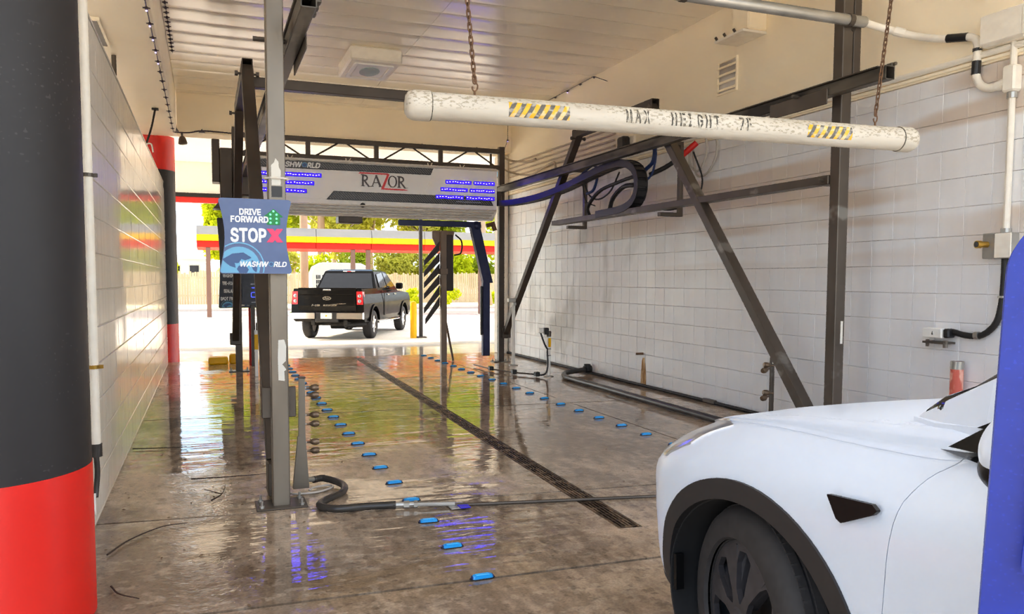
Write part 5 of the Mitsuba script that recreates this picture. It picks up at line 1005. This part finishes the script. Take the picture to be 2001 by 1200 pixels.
tp(xf(text('F-150', .045, .010, True, .2, .22), FT @ trimesh.transformations.translation_matrix((-.42, .935, 0))), 'chrome', 'lettering', parent=tg)
tp(xf(text('SUPERCREW', .040, .010, True, 0, .36), FT @ trimesh.transformations.translation_matrix((-.10, .938, 0))), 'chrome', 'lettering', parent=tg)
tp(prism([(.10, .985), (.50, .995), (.52, 1.01), (.3, 1.0)], .006, FT), 'chrome', 'trim_line', parent=tg)
bp_ = tp(cat(hull([(x, y, z) for x in (-1.0, 1.0) for y, z in ((-1.16, .60), (-1.16, .74), (-1.12, .76), (-1.12, .58))]), hull([(x, y, z) for x in (-1.0, -.30) for y, z in ((-1.30, .60), (-1.30, .76), (-1.12, .78), (-1.12, .58))]), hull([(x, y, z) for x in (.30, 1.0) for y, z in ((-1.30, .60), (-1.30, .76), (-1.12, .78), (-1.12, .58))])), 'chrome', 'bumper')
tp(box(-.31, .31, -1.24, -1.10, .50, .77, .02), 'black_plastic', 'bumper_centre', parent=bp_)
tp(box(-.155, .155, -1.252, -1.238, .60, .755, .004), 'plate_white', 'number_plate', parent=bp_)
tp(prism(sg.box(-.02, .66, .02, .70), .004, np.array([[1, 0, 0, 0], [0, 0, -1, -1.252], [0, 1, 0, 0], [0, 0, 0, 1.]])), 'yellow_paint', 'plate_emblem', parent=bp_)
tp(cat(cyl((-.25, 0, .40), (.25, 0, .40), .14, 16), cyl((-.8, 0, .40), (.8, 0, .40), .05, 10), box(-.5, -.4, -1.0, 3.6, .42, .58), box(.4, .5, -1.0, 3.6, .42, .58)), 'rubber', 'rear_axle')
tp(cat(cyl((.35, -.7, .42), (.85, -.3, .42), .09, 14)), 'rubber', 'muffler')
tp(box(-.18, .18, .9, .96, 1.865, 1.905, .01), 'white_plastic', 'brake_light', parent=cab); tp(box(-.06, .06, .89, .955, 1.868, 1.902, .01), 'tail_red', 'brake_lens', parent=cab)
tp(cat(box(-.55, -.25, 1.4, 1.55, 1.3, 1.74, .05), box(.2, .5, 1.4, 1.55, 1.3, 1.74, .05)), 'rubber', 'headrest', parent=cab)

# bollard and posts of the exit canopy
t = thing('canopy_post', 'black canopy post standing between the truck and the blade post', 'post'); add(t+'__pole', box(5.535, 5.625, 21.48, 21.57, -.36, 3.19, .01), 'black_paint'); add(t+'__foot', box(5.46, 5.72, 21.40, 21.68, -.36, -.30, .01), 'dark_steel')
t = thing('bollard', 'yellow bollard guarding the black canopy post', 'bollard'); add(t+'__post', lathe([(0, 0), (.09, 0), (.09, .98), (.06, 1.04), (0, 1.06)], 24).apply_translation((5.36, 21.50, -.36)), 'yellow_paint', smooth=35)

# vacuum canopy across the lane
t = thing('vacuum_canopy', 'long low canopy with grey, yellow and red bands across the drive lane', 'canopy')
mat('canopy_grey', lambda p, n, uv: cmix(sr(128, 125, 121), sr(146, 143, 138), fbm(p.x*.7, p.y*.7, p.z*2, 3)), .6)
VY = 35.; vx = np.arange(-.36, 33, 2.4)
def wedge(x0, x1, y0, y1, z0, z1, sl): return hull([(x0, y0, z0), (x1, y0, z0), (x0, y1, z0), (x1, y1, z0), (x0+0, y0+sl, z1), (x1, y0+sl, z1), (x0, y1, z1), (x1, y1, z1)])
for a in vx:
    add(t+'__top_panel', wedge(a+.01, a+2.39, VY-.12, VY+4.2, 3.115, 3.47, .12), 'canopy_grey')
    add(t+'__yellow_panel', box(a+.006, a+2.394, VY-.14, VY+4.2, 2.86, 3.115, .01), 'yellow_paint')
    add(t+'__red_panel', box(a+.006, a+2.394, VY+.05, VY+4.0, 2.60, 2.86, .01), 'orange_red')
mat('pole_brown', sr(110, 80, 66), .5)
for x in (.08, 6.05, 6.72, 12.0):
    t = thing('canopy_pole', f'brown pole under the far vacuum canopy, {["by the sign board", "above the truck roof", "just beside its twin above the truck cab", "behind the navy spray arm"][[.08, 6.05, 6.72, 12.0].index(x)]}', 'pole')
    add(t+'__shaft', box(x-.09, x+.09, VY+.1, VY+.28, GZ, 2.595, .01), 'pole_brown'); add(t+'__foot', box(x-.2, x+.2, VY, VY+.4, GZ, GZ+.05, .01), 'pale_paving')
# fence
mat('fence_wood', lambda p, n, uv: cmix(sr(172, 152, 122), sr(202, 184, 154), fbm(p.x*5, p.y*5, p.z*.7, 4)*.6+.4*cell(dr.floor(p.x/.16), 1, 1)), .85)
t = thing('plank_fence', 'pale weathered plank fence behind the grass', 'fence'); FY = 53.
fb, xs = [], np.arange(-8, 34, .155)
for i, x in enumerate(xs):
    hh = 1.72+.10*rng.uniform(-1, 1)+(-.06 if (i//24) % 2 else .04)
    fb.append(hull([(x+a, FY+b, c_) for a in (.008, .147) for b in (0, .02+.01*(i % 2)) for c_ in (GZ+.05, hh-.05)], [(x+a, FY+b, hh) for a in (.03, .125) for b in (0, .02+.01*(i % 2))]))
vis_ = [i for i, x in enumerate(xs) if -2.5 < x < 21][:298]; 
for i in vis_: add(t+'__plank', fb[i], 'fence_wood')
add(t+'__plank_run', cat(*[m for i, m in enumerate(fb) if i not in set(vis_)]), 'fence_wood', kind='stuff')
for z in (.2, 1.3): add(t+'__fence_rail', box(-8, 34, FY+.03, FY+.09, z, z+.09), 'fence_wood')
# utility poles
mat('pole_wood', lambda p, n, uv: cmix(sr(150, 118, 92), sr(178, 148, 122), fbm(p.x*6, p.y*6, p.z*.8, 4)), .85)
for x, y, r, lb in ((5.05, 45., .24, 'thick pale wooden pole behind the truck tailgate'), (8.0, 60., .30, 'pale wooden pole behind the white van')):
    t = thing('utility_pole', lb, 'pole'); add(t+'__shaft', cyl((x, y, GZ), (x, y, 9), r, 16, r*.8), 'pole_wood', smooth=30); add(t+'__cross_arm', box(x-1.2, x+1.2, y-.1, y+.0, 8.2, 8.4), 'pole_wood')
# trees
for nm, col in (('leaf_bright', (196, 206, 40)), ('leaf_green', (166, 182, 56)), ('leaf_olive', (192, 192, 84))):
    scene[nm] = {'type': 'twosided', 'bsdf': {'type': 'principledthin', 'base_color': mikit.proc((lambda c: lambda p, n, uv: mi.Color3f(sr(*c))*(.75+.5*noise(p.x*2.1, p.y*2.1, p.z*2.1)))(col)), 'roughness': .5, 'diff_trans': 1.0}}
for nm, col in (('leaf_bright', (196, 206, 40)), ('leaf_green', (166, 182, 56)), ('leaf_olive', (192, 192, 84))): scene[nm] = scene[nm]['bsdf']
mat('bark', lambda p, n, uv: cmix(sr(150, 126, 106), sr(196, 174, 150), fbm(p.x*4, p.y*4, p.z*1.1, 4)), .9)
def crown(c, rad, n, s, m, key, nclump=14):
    q, ctr = [], rng.normal(size=(nclump, 3)); ctr /= np.linalg.norm(ctr, axis=1, keepdims=True); ctr *= rng.uniform(.35, .8, (nclump, 1)); f = []
    w = rng.normal(size=(n, 3)); w = w/np.linalg.norm(w, axis=1, keepdims=True)*rng.uniform(.35, 1, (n, 1))**.6*.42+ctr[rng.integers(0, nclump, n)]
    p = w*rad+c; a = rng.normal(size=(n, 3)); a /= np.linalg.norm(a, axis=1, keepdims=True); b = np.cross(a, rng.normal(size=(n, 3))); b /= np.linalg.norm(b, axis=1, keepdims=True)
    L, W_ = s*rng.uniform(.7, 1.3, (n, 1)), s*.5*rng.uniform(.7, 1.3, (n, 1))
    v = np.stack([p-a*L, p-b*W_, p+a*L, p+b*W_], 1).reshape(-1, 3); i = np.arange(n)*4
    add(key, trimesh.Trimesh(v, np.vstack([np.c_[i, i+1, i+2], np.c_[i, i+2, i+3]]), process=False), m, kind='stuff')
def tree(label, x, y, h, rad, m, trunk=.16, n=2200, leaf=.28, base=.35):
    t = thing('tree', label, 'tree'); z0 = GZ
    P_ = smoothpts([(x, y, z0), (x+rng.uniform(-.2, .2), y, z0+h*.3), (x+rng.uniform(-.4, .4), y, z0+h*.6), (x+rng.uniform(-.5, .5), y, z0+h*.85)], 4)
    k = add(t+'__trunk', tube(P_, np.linspace(trunk*1.15, trunk*.3, len(P_)), 8), 'bark', smooth=True)
    for i in range(7):
        a = P_[min(len(P_)-3, 4+i)]; d = V(rng.uniform(-1, 1), rng.uniform(-.6, .6), rng.uniform(.3, .9))*rad*.85; add(k+'__branch', tube([a, a+d*.5+V(0, 0, .2), a+d], np.linspace(trunk*.45, .02, 3), 6), 'bark')
    crown(V(x, y, z0+h*(.5+base*.5)), V(rad, rad*.8, h*(1-base)*.62), n, leaf, m, t+'__foliage')
TS = [('slim bright yellow green tree by the left end of the far canopy', 1.1, 58, 8.6, 1.5, 'leaf_bright', .14), ('bright leafy tree behind the blue sign', 4.4, 62, 13., 2.8, 'leaf_bright', .18), ('bright green tree above the canopy beside the sign', 6.9, 70, 13.8, 3.4, 'leaf_green', .2), ('bare olive tree behind the truck roof', 10.0, 61.5, 13., 3.6, 'leaf_olive', .2), ('thin olive tree above the truck cab', 13.6, 69, 13.2, 3.4, 'leaf_olive', .18),
      ('spreading olive tree behind the black canopy post', 16.4, 61.5, 13.6, 3.8, 'leaf_olive', .22), ('green tree behind the blade post', 20.2, 69, 13.2, 3.2, 'leaf_green', .2), ('bright green tree near the block wall corner', 22.6, 61, 13.5, 3.6, 'leaf_bright', .2), ('tall olive tree rising above the middle of the canopy', 11.6, 79, 16., 4.6, 'leaf_olive', .25), ('tall green tree far behind the navy arm', 22.0, 80, 16., 5., 'leaf_green', .25), ('low yellow green tree at the fence end by the dark column', -2.9, 60, 3.9, 1.0, 'leaf_bright', .1), ('tall tree far behind the sign board', 3.2, 80, 14., 4., 'leaf_olive', .22)]
for a in TS: tree(a[0], a[1], a[2], a[3], a[4], a[5], a[6], n=6500)
tk = thing('bare_tree', 'stout bare trunk standing on the verge behind the navy spray arm', 'tree trunk'); P_ = [(16.3, 46.6, GZ), (16.25, 46.6, 1.0), (16.1, 46.6, 3.0), (15.9, 46.6, 6.0)]
add(tk+'__bark', tube(P_, [.42, .26, .24, .2], 12, 0), 'bark', smooth=True); crown(V(16, 46.6, 7.6), V(3, 3, 2.2), 1500, .22, 'leaf_green', tk+'__foliage')
for x, y, r, lb in ((14.4, 49., .85, 'round bright shrub behind the blade post'), (12.3, 49.2, .6, 'small bright shrub beside the black canopy post'), (17.6, 49.5, .55, 'low shrub at the fence by the steel frame')):
    t = thing('shrub', lb, 'shrub'); crown(V(x, y, GZ+r*.9), V(r, r, r*.9), 900, .09, 'leaf_bright', t+'__foliage', 9); add(t+'__stem', cyl((x, y, GZ), (x, y, GZ+r), .04, 6), 'bark')
for i, x in enumerate(np.arange(2.2, 27, 2.5)):
    t = thing('understorey_bush', 'dense olive bush overhanging the plank fence, ' + ['behind the blue sign', 'behind the grey post', 'behind the tailgate', 'behind the van', 'behind the truck cab', 'left of the black canopy post', 'behind the blade post', 'between blade post and navy arm', 'behind the navy arm', 'by the far frame post'][i], 'bush')
    r = rng.uniform(1.5, 1.9); crown(V(x, 55.8+2.2*(i % 2), 1.2+r*.5), V(r*.95, r*.6, r*1.0), 1700, .17, ['leaf_olive', 'leaf_green', 'leaf_bright', 'leaf_olive'][(i*3) % 4], t+'__foliage', 12); add(t+'__stem', cyl((x, 55.8+2.2*(i % 2), GZ), (x, 55.8+2.2*(i % 2), 1.4), .07, 6), 'bark')
# white van by the fence, car beyond the truck, house
mat('van_white', sr(186, 187, 188), .3, cc=.6)
t = thing('camper_van', 'rounded white camper van parked by the fence behind the truck', 'van')
vp = sg.Polygon([(5.75, GZ+.4), (5.75, 1.6), (5.95, 2.05), (6.4, 2.28), (8.6, 2.25), (9.1, 2.0), (9.25, 1.5), (9.25, GZ+.4)]).buffer(-.12).buffer(.12)
add(t+'__body', prism(vp, 1.9, face(0, 49.2, 0)), 'van_white')
for a in (5.98, 6.34): add(t+'__window', cat(*[box(a+.0+i*.09, a+.06+i*.09, 47.28, 47.31, .75+.28*j, .97+.28*j) for i in range(3) for j in range(3)]), 'truck_glass', kind='stuff')
add(t+'__window', box(7.0, 8.8, 47.28, 47.31, 1.05, 1.6, .004), 'truck_glass')
for a in (6.4, 8.6): add(t+'__wheel', cyl((a, 47.2, GZ+.33), (a, 47.5, GZ+.33), .33, 20), 'tyre', smooth=30)
t = thing('parked_car', 'white parked car seen just past the truck cab', 'car')
PC = trimesh.transformations.translation_matrix((9.05, 41.2, GZ)) @ trimesh.transformations.rotation_matrix(.35, (0, 0, 1))
def pcar(poly, h, m, nm): add(t+'__'+nm, xf(prism(sg.Polygon(poly).buffer(-.05).buffer(.05), h, face(0, h, 0)), PC), m)
pcar([(-.9, .28), (-.92, .75), (-.82, .95), (.82, .95), (.92, .75), (.9, .28)], 4.2, 'van_white', 'body')
add(t+'__cabin', xf(hull([(s*a, y, z) for s in (-1, 1) for a, y, z in ((.80, 1.0, .93), (.62, 1.75, 1.43), (.62, 3.0, 1.43), (.78, 3.9, .93))]), PC), 'truck_glass')
add(t+'__roof', xf(hull([(s*a, y, z) for s in (-1, 1) for a, y, z in ((.63, 1.7, 1.42), (.6, 1.8, 1.48), (.6, 2.9, 1.48), (.63, 3.0, 1.42))]), PC), 'van_white')
for sx_ in (-.85, .85):
    for yy in (.8, 3.4): add(t+'__wheel', xf(cyl((sx_-.1, yy, .31), (sx_+.1, yy, .31), .31, 20), PC), 'tyre', smooth=30)
for sx_ in (-.66, .66): add(t+'__head_lamp', xf(box(sx_-.16, sx_+.16, -.03, .1, .62, .76, .03), PC), 'lamp_clear')
add(t+'__grille', xf(box(-.45, .45, -.03, .05, .42, .6, .02), PC), 'black_plastic')
t = thing('house', 'pale blue grey house behind the fence end', 'house')
mat('house_blue', sr(206, 222, 232), .7); mat('house_roof', sr(176, 190, 200), .8)
add(t+'__wall', box(-3.6, .1, 68, 74, GZ, 2.9), 'house_blue'); add(t+'__roof', hull([(-4, 67.6, 2.85), (.5, 67.6, 2.85), (-4, 74.4, 2.85), (.5, 74.4, 2.85), (-3.4, 71, 4.0), (-.1, 71, 4.0)]), 'house_roof')
for a in (-2.3, -.9): k = add(t+'__window', box(a-.4, a+.4, 67.94, 68.0, 1.4, 2.4), 'van_white'); add(k+'__pane', box(a-.33, a+.33, 67.92, 67.95, 1.47, 2.33), 'truck_glass')
# kerb along the grass
add('kerb', box(-60, 90, 42.95, 43.15, GZ-.1, GZ+.13, .02), 'pale_paving', kind='structure', label='pale kerb along the grass verge')
